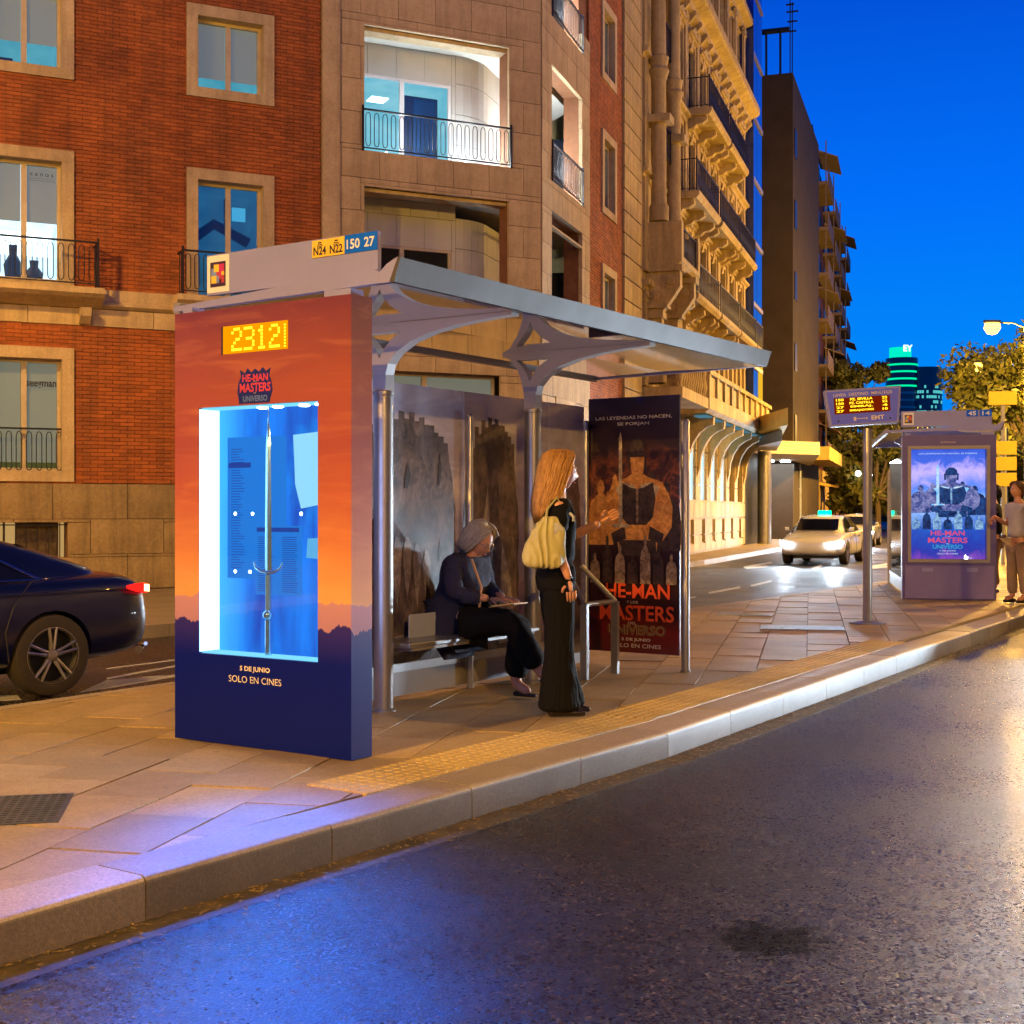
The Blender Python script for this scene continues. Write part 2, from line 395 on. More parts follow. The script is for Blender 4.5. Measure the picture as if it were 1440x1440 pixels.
# kerb root is a real strip of bedding under the stones
bed = MB()
for i in range(len(KF)-1):
    a, b = KF[i], KF[i+1]; n = left((b-a).normalized()); bed.prism_z([(p.x, p.y) for p in (a+n*.02, b+n*.02, b+n*(KW-.02), a+n*(KW-.02))], 0.001, PZ-.02)
kerbo = bed.build('kerb', m_pave0, kind='structure')
for k in range(-5, 44):
    p, d = kpos(k*1.0); p2, _ = kpos(k+1.0); d = (p2-p).normalized()
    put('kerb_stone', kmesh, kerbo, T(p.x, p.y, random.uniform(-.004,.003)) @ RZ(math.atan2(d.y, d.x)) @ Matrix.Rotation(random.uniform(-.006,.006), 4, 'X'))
# wet leaves and grit in the gutter
lm = MB()
for k in range(4200):
    s = random.uniform(-3, 16) ; p, d = kpos(s); o = abs(random.gauss(0, .11)); n = -left(d)
    if random.random() > .4 + .6*noise.noise(Vector((s*1.3, 0, 3))): continue
    q = p + n*(o+.01); a = random.uniform(0, 6.3); r = random.uniform(.004, .022); z = .004 + random.random()*.006
    ca, sa = math.cos(a)*r, math.sin(a)*r; b = len(lm.v)
    lm.v += [(q.x-ca, q.y-sa, z), (q.x+sa*.4, q.y-ca*.4, z+.004), (q.x+ca, q.y+sa, z+.002), (q.x-sa*.4, q.y+ca*.4, z+.003)]; lm._f(b, ((0,1,2,3),))
lm.build('gutter_leaves', pbr('wet_leaf', (.34,.22,.07), (.12,.08,.03), 20, .3), kind='stuff')
# gutter strip of dirty wet asphalt
gut = MB()
for i in range(len(KF)-1):
    a, b = KF[i], KF[i+1]; n = -left((b-a).normalized()); gut.prism_z([(p.x, p.y) for p in (a, a+n*.17, b+n*.17, b)][::-1], -.001, .002)
gut.build('gutter', pbr('gutter_concrete', (.11,.08,.035), (.03,.022,.014), 5, .62, bump=.8, bscale=60, fine=.7, spec=.3), kind='structure')
# tactile tiles along the kerb
tm = MB().box(.003,.397,.003,.397,-.02,.006)
for i in range(6):
    for j in range(6):
        tm.lathe([(.022,.006),(.019,.0095),(.012,.011)], (.035+i*.066, .035+j*.066, 0), 8)
tmesh = tm.mesh('tactile_tile', m_tact, smooth=False)
for k in range(22):
    p, d = kpos(1.55 + k*.402); n = left(d); p = p + n*(KW+.004)
    put('tactile_tile', tmesh, pav, T(p.x, p.y, PZ) @ RZ(math.atan2(d.y, d.x)))
# island inspection covers
for (px, py, w, l, z) in ((12,1137,.5,.62,.004),):
    c = G(px, py); h = MB().box(-w/2,w/2,-l/2,l/2,-.01,z)
    for i in range(-5,6):
        for j in range(-6,7): h.box(i*.042-.013, i*.042+.013, j*.045-.004, j*.045+.004, z, z+.003)
    h.build('manhole_cover', pbr('cast_iron', (.10,.11,.12), (.07,.075,.08), 8, .4, metal=.7), None, T(c.x,c.y,PZ) @ RZ(R(12)), label='square dark iron cover in the paving at the left edge', cat='manhole cover')
m_mc = pbr('steel_cover', (.42,.44,.48), (.3,.32,.36), 6, .3, metal=.7)
for (px, py, w, l, lab) in ((1128,881,.95,.6,'pale steel cover plate in the paving left of the info sign pole'), (1048,862,.7,.5,'small pale steel cover plate near the service road edge')):
    c = G(px, py); MB().box(-w/2,w/2,-l/2,l/2,-.01,.004).box(-w/2+.03,w/2-.03,-l/2+.03,l/2-.03,.004,.007).build('cover_plate', m_mc, None, T(c.x,c.y,PZ) @ RZ(R(-12)), label=lab, cat='cover plate')
# back kerb edge of the island
bk = MB(); n = left(bdir)
for k in range(-26, 50):
    a = B0 + bdir*(k*1.0+.004); b = B0 + bdir*(k+.996)
    bk.prism_z([(p.x, p.y) for p in (a+n*.13, a, b, b+n*.13)], 0, PZ+.002)
bk.build('far_kerb', m_kerb, kind='structure')
# far pavement by the buildings with kerb
FK = [Vector((-22,-2,0)), Vector((-9.5,9.0,0)), Vector((-4.1,16.3,0)), Vector((5.4,37.8,0)), Vector((11.5,55,0)), Vector((30,112,0)), Vector((60,190,0))]
fp = [(p.x, p.y) for p in FK] + [(40,200),(-60,200),(-60,-2)]
# pavement sheet as strips (polygon is not convex)
fm = MB()
for i in range(len(FK)-1):
    a, b = FK[i], FK[i+1]; fm.prism_z([(a.x,a.y),(b.x,b.y),(b.x-32,b.y+8),(a.x-32,a.y+8)], 0, .145+.0005*i)
fm.build('far_pavement', slabmat('far_paving_stone', (.33,.26,.17), (.24,.19,.13)), kind='structure')
fk = MB()
for i in range(len(FK)-1):
    a, b = FK[i], FK[i+1]; d = (b-a).normalized(); L = (b-a).length; n = left(d); k = 0
    while k < L and k < 70:
        p, q = a+d*(k+.005), a+d*min(k+.995, L); fk.prism_z([(w.x, w.y) for w in (p-n*.01, q-n*.01, q+n*.2, p+n*.2)], 0, .152); k += 1
fk.build('far_kerb_stones', m_kerb, kind='structure')
# lane paint on the service road
def mark(pts, name='lane_marking', z=.004):
    w = [G(px, py, 0) for px, py in pts]; m = sum(w, Vector())/len(w)
    MB().prism_z([(p.x-m.x, p.y-m.y) for p in w], -.002, z).build(name, m_paint, road, T(m.x, m.y, 0))
mark([(150,951),(246,934),(246,936),(150,953.5)]); mark([(150,938),(246,925.5),(246,927),(150,940)])
mark([(112,972),(150,955),(232,948),(214,952),(246,947),(246,950),(190,960)])
mark([(-60,978),(24,976),(30,982),(-60,986)])
# long white edge line on the service road beside the island
for (s0, s1) in ((9.3, 40),):
    a = B0 + bdir*s0 + n*0; nn = left(bdir); p = [B0+bdir*s0+nn*.32, B0+bdir*s1+nn*.32, B0+bdir*s1+nn*.47, B0+bdir*s0+nn*.47]
    m = sum(p, Vector())/4; MB().prism_z([(q.x-m.x, q.y-m.y) for q in p], -.002, .004).build('edge_line', m_paint, road, T(m.x, m.y, 0))
mark([(996,831),(1040,823),(1041,825),(998,833)]); mark([(1055,821),(1084,814),(1086,816),(1057,823)]); mark([(1141,797),(1155,792),(1157,794),(1144,799)]); mark([(968,838),(978,837),(978,839),(968,840)])
for cx, cy in ((1065,794), (1240,794)):
    mark([(cx-20,cy+1),(cx+18,cy-6),(cx+22,cy-4),(cx-4,cy+.5),(cx+14,cy-.5),(cx+14,cy+1.5),(cx-16,cy+4)], 'arrow_marking')
# ---------------------------------------------------------------- street lamps
m_pole = pbr('lamp_pole', (.12,.12,.12), None, 5, .5, metal=.5)
m_sod = emis('sodium_lamp', (1, .52, .07), 7)
def street_lamp(x, y, lab, power=2600, h=9.0, arm=1.4, ang=180, lit=True):
    o = thing('street_lamp', lab, 'street lamp', FR(x, y, .15, R(ang)), group='sodium street lamps along the avenue')
    MB().lathe([(.16,0),(.16,.5),(.09,.6),(.06,h-.3)], n=12).build('pole', m_pole, o, smooth=True)
    MB().tube([(0,0,h-.35),(.1,0,h+.05),(.5,0,h+.22),(arm,0,h+.25)], .035, 8).build('arm', m_pole, o, smooth=True)
    MB().loft([[(arm-.35+u*1.0, .02*s*k, h+.25+z) for s, z in ((-6,0),(-4,.09),(4,.09),(6,0),(3,-.02),(-3,-.02))] for u, k in ((0,.5),(.35,1.3),(.7,.9))]).build('lamp_head', m_pole, o, smooth=True)
    MB().lathe([(.0,-.48),(.2,-.42),(.34,-.2),(.3,0),(.12,.02)], (arm,0,h+.20), 14).build('bulb', m_sod, o, smooth='all')
    p = MW[o.name] @ Vector((arm, 0, h+.05)); light('lamp_light', 'POINT', p - Vector((0,0,.52)), power*.5, SODIUM, o, size=.14); light('lamp_beam', 'SPOT', p - Vector((0,0,.45)), power*.76, SODIUM, o, size=.14, spot=R(168), blend=.35)
    return o
LP = [(-22.5,-27,'farthest sodium street lamp down the avenue behind the camera',52000),(-7.0,-4.6,'sodium street lamp on the island behind the camera',8000),(6.5,-10.5,'sodium street lamp behind the camera across the road',6500),(16.5,12,'sodium street lamp across the avenue beyond the right edge',1800),(19.5,27,'sodium street lamp across the avenue level with the second shelter',7500),
      (18.8,41,'sodium street lamp across the avenue just before the brightest one',8000),(21.4,56,'brightest sodium street lamp hanging in front of the yellow lit tree',19000),(26.1,71,'middle one of three lit street lamps along the yellow lit tree',14000),(31.6,88,'farthest and lowest of the three lit street lamps by the tree',9000)]
for x, y, lab, pw in LP: street_lamp(x, y, lab, pw)
street_lamp(-11.2, 15.6, 'sodium street lamp on the far pavement left of the picture', 2600, ang=0)
# ---------------------------------------------------------------- bus shelters
def printmat(name, zr, base, mount=True, noise_amt=.18, w=1.4):
    """Sunset print: colour bands over height, streaky clouds, mountain outlines."""
    t = NT(name); co = t.co('Object'); s = t.n('SeparateXYZ'); t.l(co, s.inputs[0])
    xy = t.math('ADD', s.outputs['X'], s.outputs['Y'])
    st = t.noise(t.map(co, (1.0,1.0,3.2), rot=(0, R(14), 0)), 1.5, 6, .55, .5)
    z = t.math('DIVIDE', s.outputs['Z'], 2.515)
    zz = t.math('ADD', z, t.math('MULTIPLY_ADD', st, noise_amt, -noise_amt*.5))
    col = t.ramp(zz, base)
    cl = t.noise(t.map(co, (.8,.8,5), loc=(3,0,1), rot=(0, R(18), 0)), 2.0, 7, .6, .5)
    col = t.mix(t.ramp(cl, ((.50,(0,0,0)),(.74,(.26,.26,.26)))), col, (.85,.34,.14))
    if mount:
        cv = t.n('CombineXYZ'); t.l(xy, cv.inputs[0])
        m1 = t.noise(cv.outputs[0], 2.2, 7, .6); m2 = t.noise(t.map(cv.outputs[0], loc=(9,0,0)), 4.0, 8, .68)
        h1 = t.math('MULTIPLY_ADD', m1, .16, .255); h2 = t.math('MULTIPLY_ADD', m2, .15, .205)
        k1 = t.math('LESS_THAN', z, h1); k2 = t.math('LESS_THAN', z, h2)
        col = t.mix(k1, col, t.ramp(z, ((.2,(.30,.16,.34)),(.38,(.52,.27,.36)))))
        col = t.mix(k2, col, t.ramp(z, ((.0,(.0,.006,.19)),(.2,(.001,.007,.22)),(.3,(.04,.025,.24)))))
    t.bsdf(col, .36, 0, None, .3); return t.m
m_wrap = printmat('sunset_print', 1, ((.30,(.74,.40,.17)),(.42,(.62,.25,.10)),(.56,(.44,.115,.065)),(.68,(.33,.075,.065)),(.80,(.33,.08,.05)),(.90,(.26,.065,.05)),(1.0,(.17,.04,.055))))
def poster_mat():
    t = NT('film_poster_print'); co = t.co('Object'); s = t.n('SeparateXYZ'); t.l(co, s.inputs[0])
    z = t.math('DIVIDE', s.outputs['Z'], 2.47)
    n1 = t.noise(co, 3.5, 7, .65, .8); zz = t.math('ADD', z, t.math('MULTIPLY_ADD', n1, .14, -.07))
    col = t.ramp(zz, ((.04,(.10,.004,.004)),(.14,(.16,.006,.006)),(.2,(.03,.004,.006)),(.36,(.02,.006,.012)),(.5,(.07,.03,.05)),(.62,(.08,.03,.04)),(.78,(.022,.006,.018)),(.93,(.018,.008,.03)),(.965,(.01,.01,.16)),(1,(.008,.012,.24))))
    sm = t.noise(t.map(co, loc=(4,0,0)), 5, 7, .7, 1.5); band = t.ramp(z, ((.42,(0,0,0)),(.55,(1,1,1)),(.66,(1,1,1)),(.78,(0,0,0))))
    k = t.mix(1.0, t.ramp(sm, ((.48,(0,0,0)),(.7,(.8,.8,.8)))), band, 'MULTIPLY')
    col = t.mix(k, col, (.80,.22,.05)); t.bsdf(col, .3, coat=.3); return t.m
m_poster = poster_mat()
def figmat(name, c, d):
    t = NT(name); co = t.co('Object'); n1 = t.noise(co, 14, 6, .7, 1.0); n2 = t.noise(co, 40, 4, .7)
    col = t.mix(t.ramp(n1, ((.35,(0,0,0)),(.62,(1,1,1)))), d, c); col = t.mix(t.ramp(n2, ((.55,(0,0,0)),(.75,(.6,.6,.6)))), col, d)
    t.bsdf(col, .35); return t.m
m_figw = figmat('print_warm', (1.0,.50,.14), (.50,.17,.04)); m_figd = figmat('print_dark', (.10,.06,.05), (.012,.008,.012)); m_figp = figmat('print_pale', (.50,.36,.26), (.10,.05,.04))
m_blade = figmat('print_blade', (.75,.62,.42), (.30,.22,.16))
def human_print(cx, z0, h, w):     # plain hooded outline, no identity
    k = [(-.5,0),(-.52,.30),(-.5,.52),(-.38,.68),(-.20,.74),(-.10,.78),(-.15,.86),(-.11,.95),(0,1.0),(.11,.95),(.15,.86),(.10,.78),(.20,.74),(.38,.68),(.5,.52),(.52,.30),(.5,0)]
    return [(cx + x*w, z0 + z*h) for x, z in k]
def poster_art(parent, M, x0, x1, z0, z1, y, mats, fg=True):
    """Generic crowd-of-warriors composition with an upright plain blade."""
    W_ = x1-x0; H_ = z1-z0; cx = (x0+x1)/2; dark, warm, pale, blade = mats; art = []
    def pr(pts, yy, m, nm='print'): MB().prism_y(pts, y-yy, y-yy+.0005).build(nm, m, parent, M)
    for q, (fx, fz, fh, fw, mm) in enumerate(((-.36,.42,.26,.28,warm),(.36,.40,.27,.30,dark),(.20,.46,.25,.22,dark),(-.20,.44,.26,.2,warm))):
        pr(human_print(cx+fx*W_, z0+fz*H_, fh*H_, fw*W_), .001+q*.001, mm)
    ux = lambda a: cx+.05*W_+a*W_
    uz = lambda b: z0+b*H_
    P_ = lambda L: [(ux(a), uz(b)) for a, b in L]
    pr(P_([(-.20,.38),(.20,.38),(.24,.48),(.30,.56),(.33,.62),(.27,.665),(.12,.685),(.055,.70),(-.055,.70),(-.12,.685),(-.27,.665),(-.33,.62),(-.30,.56),(-.24,.48)]), .006, warm)   # torso
    pr(P_([(-.055,.69),(.055,.69),(.075,.73),(.08,.765),(.055,.79),(0,.80),(-.055,.79),(-.08,.765),(-.075,.73)]), .0066, warm)      # head
    pr(P_([(-.095,.715),(-.07,.725),(-.08,.77),(.08,.77),(.07,.725),(.095,.715),(.10,.78),(-.10,.78)]), .0072, dark)
    for s_ in (-1, 1):
        pr([(ux(s_*a), uz(b)) for a, b in [(.33,.63),(.38,.57),(.37,.49),(.28,.44),(.10,.455),(.04,.475),(.05,.50),(.16,.495),(.26,.50),(.27,.57)]], .0078+.0003*s_, warm)      # arms meeting at the hilt
        pr([(ux(s_*a), uz(b)) for a, b in [(.03,.60),(.20,.61),(.24,.645),(.14,.665),(.03,.655)]], .0086, blade)                                        # chest light
    pr(P_([(-.17,.665),(-.07,.645),(0,.64),(.07,.645),(.17,.665),(.20,.60),(.17,.53),(.10,.50),(-.10,.50),(-.17,.53),(-.20,.60)]), .0094, dark); pr(P_([(-.012,.645),(.012,.645),(.012,.505),(-.012,.505)]), .0100, pale)
    pr(P_([(-.09,.765),(.09,.765),(.075,.81),(.03,.835),(-.03,.835),(-.075,.81)]), .0100, dark)
    pr(P_([(-.21,.38),(.21,.38),(.20,.44),(-.20,.44)]), .0094, dark); pr(P_([(.12,.445),(.26,.425),(.29,.465),(.14,.495)]), .0106, dark); pr(P_([(-.12,.445),(-.26,.425),(-.29,.465),(-.14,.495)]), .0106, dark)
    for q in range(7):
        fx = -.42+q*.14; pr(human_print(cx+fx*W_, z0+.27*H_, (.12+.035*((q*5) % 3))*H_, .11*W_), .0112+q*.0003, dark if q % 2 else pale)
    pr([(cx-.15*W_,z0+.50*H_),(cx-.11*W_,z0+.50*H_),(cx-.115*W_,z0+.84*H_),(cx-.132*W_,z0+.865*H_),(cx-.15*W_,z0+.84*H_)], .0135, blade)
    pr([(cx-.22*W_,z0+.49*H_),(cx-.04*W_,z0+.49*H_),(cx-.04*W_,z0+.503*H_),(cx-.22*W_,z0+.503*H_)], .0145, blade)
m_txtr = pbr('print_red', (.75,.09,.02), (.6,.06,.015), 12, .5); m_txtw = pbr('print_cream', (.75,.68,.6), (.7,.62,.55), 5, .5); m_txtd = pbr('print_bronze', (.03,.02,.02), None, 5, .4); m_txto = pbr('print_gold', (.55,.36,.14), None, 5, .4)
# back mural print: clouds
def muralmat():
    t = NT('cloudy_mural_print'); co = t.co('Object'); n = t.noise(t.map(co, (1,1,2.4)), 1.6, 7, .6, .8); s = t.n('SeparateXYZ'); t.l(co, s.inputs[0])
    c = t.ramp(n, ((.3,(.42,.38,.52)),(.5,(.62,.58,.72)),(.72,(.88,.82,.90))))
    zf = t.ramp(t.math('DIVIDE', s.outputs['Z'], 2.3), ((.1,(.22,.20,.28)),(.5,(.6,.56,.66)),(.85,(1,1,1))))
    t.bsdf(t.mix(1.0, c, zf, 'MULTIPLY'), .24, coat=.3); return t.m
m_mural = muralmat()
def rockmat(name, a, b):
    t = NT(name); co = t.co('Object'); n = t.noise(t.map(co, (1,1,.6)), 11, 8, .78, .9); n2 = t.noise(co, 3, 4, .6)
    c = t.mix(t.ramp(n, ((.34,(0,0,0)),(.68,(1,1,1)))), a, b); c = t.mix(t.ramp(n2, ((.4,(0,0,0)),(.65,(.8,.8,.8)))), c, a); t.bsdf(c, .3); return t.m
m_rock = rockmat('rock_print', (.025,.02,.03), (.34,.25,.23)); m_rock2 = rockmat('rock_print_pale', (.12,.10,.11), (.66,.56,.52)); m_rockd = rockmat('rock_print_dark', (.008,.006,.01), (.05,.03,.03))
m_roof = None
def roofmat(): return glass('roof_glass', tint=(.84,.84,.87), refl=2.2, rough=.03, trans=.80)
m_roof = roofmat(); m_fas = pbr('fascia_grey', (.085,.078,.075), (.065,.06,.058), 2, .55, spec=.3); m_brk = pbr('bracket_paint', (.62,.56,.52), (.55,.5,.46), 2, .4)
m_ledbox = emis('amber_matrix', (1,.33,.0), 1.1)
def blueback():
    t = NT('lit_blue_back'); co = t.co('Object'); s = t.n('SeparateXYZ'); t.l(co, s.inputs[0])
    xs = t.math('ADD', s.outputs['X'], 1.2)
    n = t.noise(t.map(co, (3.5,1,.5)), 2.2, 4, .5, .3); n2 = t.noise(co, 2.5, 3, .5)
    c = t.mix(t.ramp(n, ((.35,(0,0,0)),(.65,(1,1,1)))), (.0,.035,.24), (.0,.115,.46)); c = t.mix(t.ramp(n2, ((.5,(0,0,0)),(.8,(1,1,1)))), c, (.0,.19,.52))
    c = t.mix(t.ramp(xs, ((.0,(1,1,1)),(.28,(0,0,0)))), c, (.03,.30,.60))
    e = t.n('Emission'); t.l(c, e.inputs[0]); e.inputs[1].default_value = 3.3; t.l(e.outputs[0], t.out.inputs[0]); return t.m
m_blue = blueback()
m_ledw = emis('white_led_strip', (.42,.80,1.0), 5)
m_ledc = emis('cyan_edge_light', (.22,.72,1.0), 1.8)
m_spotw = emis('white_spot', (.8,.93,1.0), 22)
m_timet = emis('timetable_glow', (.0,.115,.40), 2.7); m_timed = emis('timetable_dark', (.0,.045,.30), 1.6)
m_chrome = pbr('clear_acrylic_chrome', (.55,.82,1.0), None, 4, .16, metal=.85)
def nav_tag(parent, M, cx, cz, s, y):
    """colour blocks sticker (plain coloured squares, no readable code)"""
    MB().box(cx-s*.66, cx+s*.66, y-.004, y, cz-s*.80, cz+s*.80).build('sticker_panel', m_white, parent, M)
    MB().box(cx-s*.46, cx+s*.46, y-.006, y-.004, cz-s*.56, cz+s*.52).build('sticker_border', m_stkd, parent, M)
    u = s*.155; pat = [".YYPP","BYYPP","BBRPY","YYBRR","YYB.R","YRYBB","PR.BY"]
    q = {k: MB() for k in 'YPBR'}
    for r, row in enumerate(pat[:5]):
        for c, ch in enumerate(row):
            if ch in q: q[ch].box(cx+(c-2.5)*u, cx+(c-1.5)*u, y-.0075, y-.006, cz+(1.5-r)*u*1.05, cz+(2.5-r)*u*1.05)
    for k, m in (('Y', m_yel), ('P', m_pink), ('B', m_sky), ('R', m_redp)): q[k].build('colour_block', m, parent, M, kind='stuff')
m_stkd = pbr('sticker_dark', (.04,.015,.03), None, 5, .5); m_yel = pbr('sign_yellow', (.80,.58,.03), (.75,.53,.03), 5, .5); m_pink = pbr('sticker_pink', (.6,.03,.15), None, 5, .5)
m_sky = pbr('sticker_blue', (.2,.3,.7), None, 5, .5); m_redp = pbr('sticker_red', (.5,.05,.05), None, 5, .5); m_bluep = pbr('sign_blue', (.0,.13,.98), (.0,.12,.92), 5, .6, spec=.2)
def shelter(M, lab, routes, first):
    o = thing('bus_shelter', lab, 'bus shelter', M, group='bus shelters on the island')
    # --- posts and brackets
    for py in (1.51, 3.375):
        p = MB().lathe([(.085,-.005),(.085,.012),(.067,.02),(.067,2.12),(.072,2.125),(.072,2.15),(.05,2.16)], (-1.0,py,0), 24)
        p.build('post', m_steel, o, smooth=True)
        MB().lathe([(.069,2.13),(.0735,2.132),(.0735,2.147),(.069,2.149)], (-1.0,py,0), 24).build('post_ring', m_steel, o, smooth=True)
        b = MB()
        right = [(-1.055,2.12),(-.945,2.12),(-.945,2.26),(-.925,2.33),(-.86,2.40),(-.74,2.465),(-.57,2.515),(-.35,2.55),(-.1,2.572),(.06,2.578),(.06,2.598),(-.80,2.598),(-.81,2.54),(-.90,2.49),(-.96,2.43),(-1.0,2.365)]
        for y0, y1 in ((py-.045, py+.045),):
            b.prism_y(right, y0, y1)
            b.prism_y([(-1.055,2.12),(-1.0,2.12),(-1.0,2.365),(-1.035,2.44),(-1.09,2.505),(-1.13,2.54),(-1.13,2.598),(-1.26,2.598),(-1.26,2.575),(-1.19,2.55),(-1.12,2.47),(-1.075,2.36),(-1.055,2.27)], y0+.001, y1-.001)
            b.prism_y([(-1.13,2.54),(-.81,2.54),(-.80,2.598),(-1.13,2.598)], y0+.003, y1-.003)
        b.box(-1.2, .05, py-.05, py+.05, 2.585, 2.597)
        b.build('bracket', m_brk, o)
    # --- roof
    y0, y1 = .216, 5.39
    MB().loft([[(x, y0+.02, z), (x, y1-.02, z), (x, y1-.02, z+.012), (x, y0+.02, z+.012)] for x, z in ((-1.58,2.585),(-.8,2.6),(.10,2.6))]).build('roof_glass', m_roof, o)
    MB().prism_y([(.07,2.655),(.15,2.735),(.165,2.73),(.12,2.60),(.09,2.60)], y0, y1).build('front_fascia', m_fas, o)
    MB().prism_y([(-1.61,2.56),(-1.56,2.56),(-1.56,2.63),(-1.61,2.63)], y0, y1).build('rear_rail', m_grey, o)
    for yy in (y0, y1-.05):
        MB().prism_y([(-1.61,2.575),(-.02,2.60),(.09,2.60),(.15,2.735),(.07,2.70),(.02,2.66),(-.02,2.685),(-1.61,2.605)], yy-.004, yy+.045).build('end_rail', m_lilac, o)
    for yy in (2.45, 4.3): MB().box(-1.56,.08,yy-.02,yy+.02,2.614,2.63).build('roof_joint', m_grey, o)
    # --- route board over the near end
    MB().box(-1.37,-.03,.262,.292,2.66,2.905).build('route_board', m_lilac, o)
    if first:
        # straight edge: board is cut parallel to the roof slope, so both ends have equal height
        nav_tag(o, M, -1.272, 2.785, .14, .262)
        MB().box(-.512,-.391,.256,.262,2.80,2.898).build('route_plate', m_yel, o, label='yellow plate reading N24')
        MB().box(-.389,-.268,.256,.262,2.80,2.90).build('route_plate', m_yel, o, label='yellow plate reading N22')
        MB().box(-.266,-.031,.256,.262,2.80,2.903).build('route_plate', m_bluep, o, label='blue plate reading 150 27')
        text(o, M, 'N24', -.452, 2.812, .095, .048, .2545, m_black, bold=.025); text(o, M, 'N22', -.329, 2.812, .095, .048, .2545, m_black, bold=.025)
        text(o, M, '150', -.203, 2.822, .095, .056, .2545, m_white, bold=.02); text(o, M, '27', -.086, 2.822, .075, .056, .2545, m_white, bold=.02)
        for cx in (-.452, -.329):
            MB().box(cx-.018,cx+.018,.2545,.256,2.868,2.873).box(cx-.012,cx+.012,.2545,.256,2.878,2.886).box(cx-.022,cx+.022,.2545,.256,2.861,2.864).build('owl_mark', m_black, o)
    else:
        nav_tag(o, M, -1.26, 2.785, .12, .262)
        MB().box(-.40,-.235,.256,.262,2.81,2.91).build('route_plate', m_bluep, o); MB().box(-.20,-.03,.256,.262,2.81,2.91).build('route_plate', m_bluep, o)
        text(o, M, '45', -.318, 2.825, .115, .065, .2545, m_white, bold=.02); text(o, M, '14', -.115, 2.825, .115, .065, .2545, m_white, bold=.02)
    # --- advertising cabinet
    X0, X1, Z0, Z1, TH = -1.165, -.239, .514, 1.95, .174
    if not first: X0, X1, Z0, Z1 = -1.24, -.14, .62, 2.30
    wrap = m_wrap if first else m_cab
    cb = MB()
    for r in subtract([(-1.365, 0, 0, 2.515)], (X0, X1, Z0, Z1)): cb.box(r[0], r[1], 0, TH, r[2], r[3])
    # one watertight frame
    cbm = cb.build('cabinet', wrap, o)
    MB().box(-1.375,-1.36,.02,TH+.02,0,2.5).build('side_strip', m_lilac, o)
    MB().box(-1.33,-1.25,.03,.13,2.515,2.55).build('cap_block', m_lilac, o); MB().box(-.22,-.03,.03,.14,2.515,2.555).build('cap_block', m_lilac, o)
    MB().box(X0-.005, X1+.005, TH-.012, TH-.004, Z0-.005, Z1+.005).build('display_back', m_blue if first else m_screen, o)
    if first:
        # lit reveal of the display case
        MB().box(X0+.001, X0+.006, .006, TH-.014, Z0+.008, Z1-.008).build('led_strip', m_ledw, o)
        MB().box(X0+.006, X1-.001, .02, TH-.014, Z0+.001, Z0+.006).build('led_strip', m_ledc, o)
        MB().box(X0+.006, X1-.001, .02, TH-.014, Z1-.006, Z1-.001).build('led_strip', m_ledc, o)
        MB().box(X1-.006, X1-.001, .02, TH-.014, Z0+.006, Z1-.006).build('led_strip', m_ledc, o)
        for xx in (-.74,-.62,-.42,-.30): MB().lathe([(.03,0),(.034,-.006),(.02,-.012)], (xx,.09,Z1-.006), 14).build('spot_lamp', m_spotw, o, smooth=True)
        for xx, zz in ((-1.02,1.33),(-.88,1.33),(-1.02,.99),(-.9,.99),(-.5,1.33)): MB().lathe([(.008,0),(.010,-.004),(.004,-.008)], (xx,.155,zz), 10, 'y').build('spot_lamp', m_spotw, o, smooth=True)
        MB().box(-1.12,-.26,TH+.001,TH+.012,.50,1.96).build('timetable_panel', emis('timetable_panel_glow', (.42,.50,1.0), 3.0), o)
        # timetable sheet seen on the back
        ty = TH-.0135
        MB().box(-1.09,-.62,ty-.002,ty,.95,1.78).build('timetable', m_timet, o); MB().box(-.86,-.50,ty-.004,ty-.002,.86,1.26).build('timetable', m_timet, o)
        ln = MB()
        for k in range(46): ln.box(-1.06,-1.0+.05*random.random(),ty-.003,ty-.0025,1.01+k*.0155,1.014+k*.0155)
        for k in range(26):
            ln.box(-.84,-.72-.02*random.random(),ty-.0052,ty-.0045,.88+k*.0125,.884+k*.0125); ln.box(-.65,-.53-.02*random.random(),ty-.0052,ty-.0045,.88+k*.0125,.884+k*.0125)
        ln.box(-.85,-.52,ty-.0052,ty-.0045,1.225,1.25); ln.box(-1.08,-.9,ty-.003,ty-.0025,1.60,1.63)
        ln.build('timetable_lines', m_timed, o, kind='stuff')
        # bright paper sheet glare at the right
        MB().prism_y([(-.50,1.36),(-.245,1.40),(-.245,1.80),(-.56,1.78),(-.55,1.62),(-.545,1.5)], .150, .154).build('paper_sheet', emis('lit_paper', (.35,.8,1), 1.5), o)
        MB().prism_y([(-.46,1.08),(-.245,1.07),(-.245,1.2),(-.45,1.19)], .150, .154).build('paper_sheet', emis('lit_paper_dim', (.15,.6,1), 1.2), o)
        MB().box(X0-.002, X1+.002, .004, .008, Z0-.002, Z1+.002).build('display_glass', m_glass, o)
        # LED counter
        MB().box(-.963,-.46,-.003,.0,2.25,2.41).build('led_housing', m_ledbox, o)
        dots = MB()
        pats = {'2':["01110","10001","00001","00110","01000","10000","11111"],'3':["11110","00001","00001","01110","00001","00001","11110"],'1':["00100","01100","00100","00100","00100","00100","01110"]}
        for ci, ch in enumerate('2312'):
            for r, row in enumerate(pats[ch]):
                for c, b_ in enumerate(row):
                    if b_ == '1':
                        x = -.885 + ci*.098 + c*.0165; z = 2.388 - r*.0195; dots.box(x-.0075, x+.0075, -.0065, -.003, z-.0075, z+.0075)
        for r in range(8): dots.box(-.485,-.473,-.0065,-.003,2.262+r*.017,2.272+r*.017)
        dots.build('led_digits', m_led, o, kind='stuff')
        MB().box(-.975,-.963,-.004,.0,2.25,2.41).build('led_bezel', m_black, o)
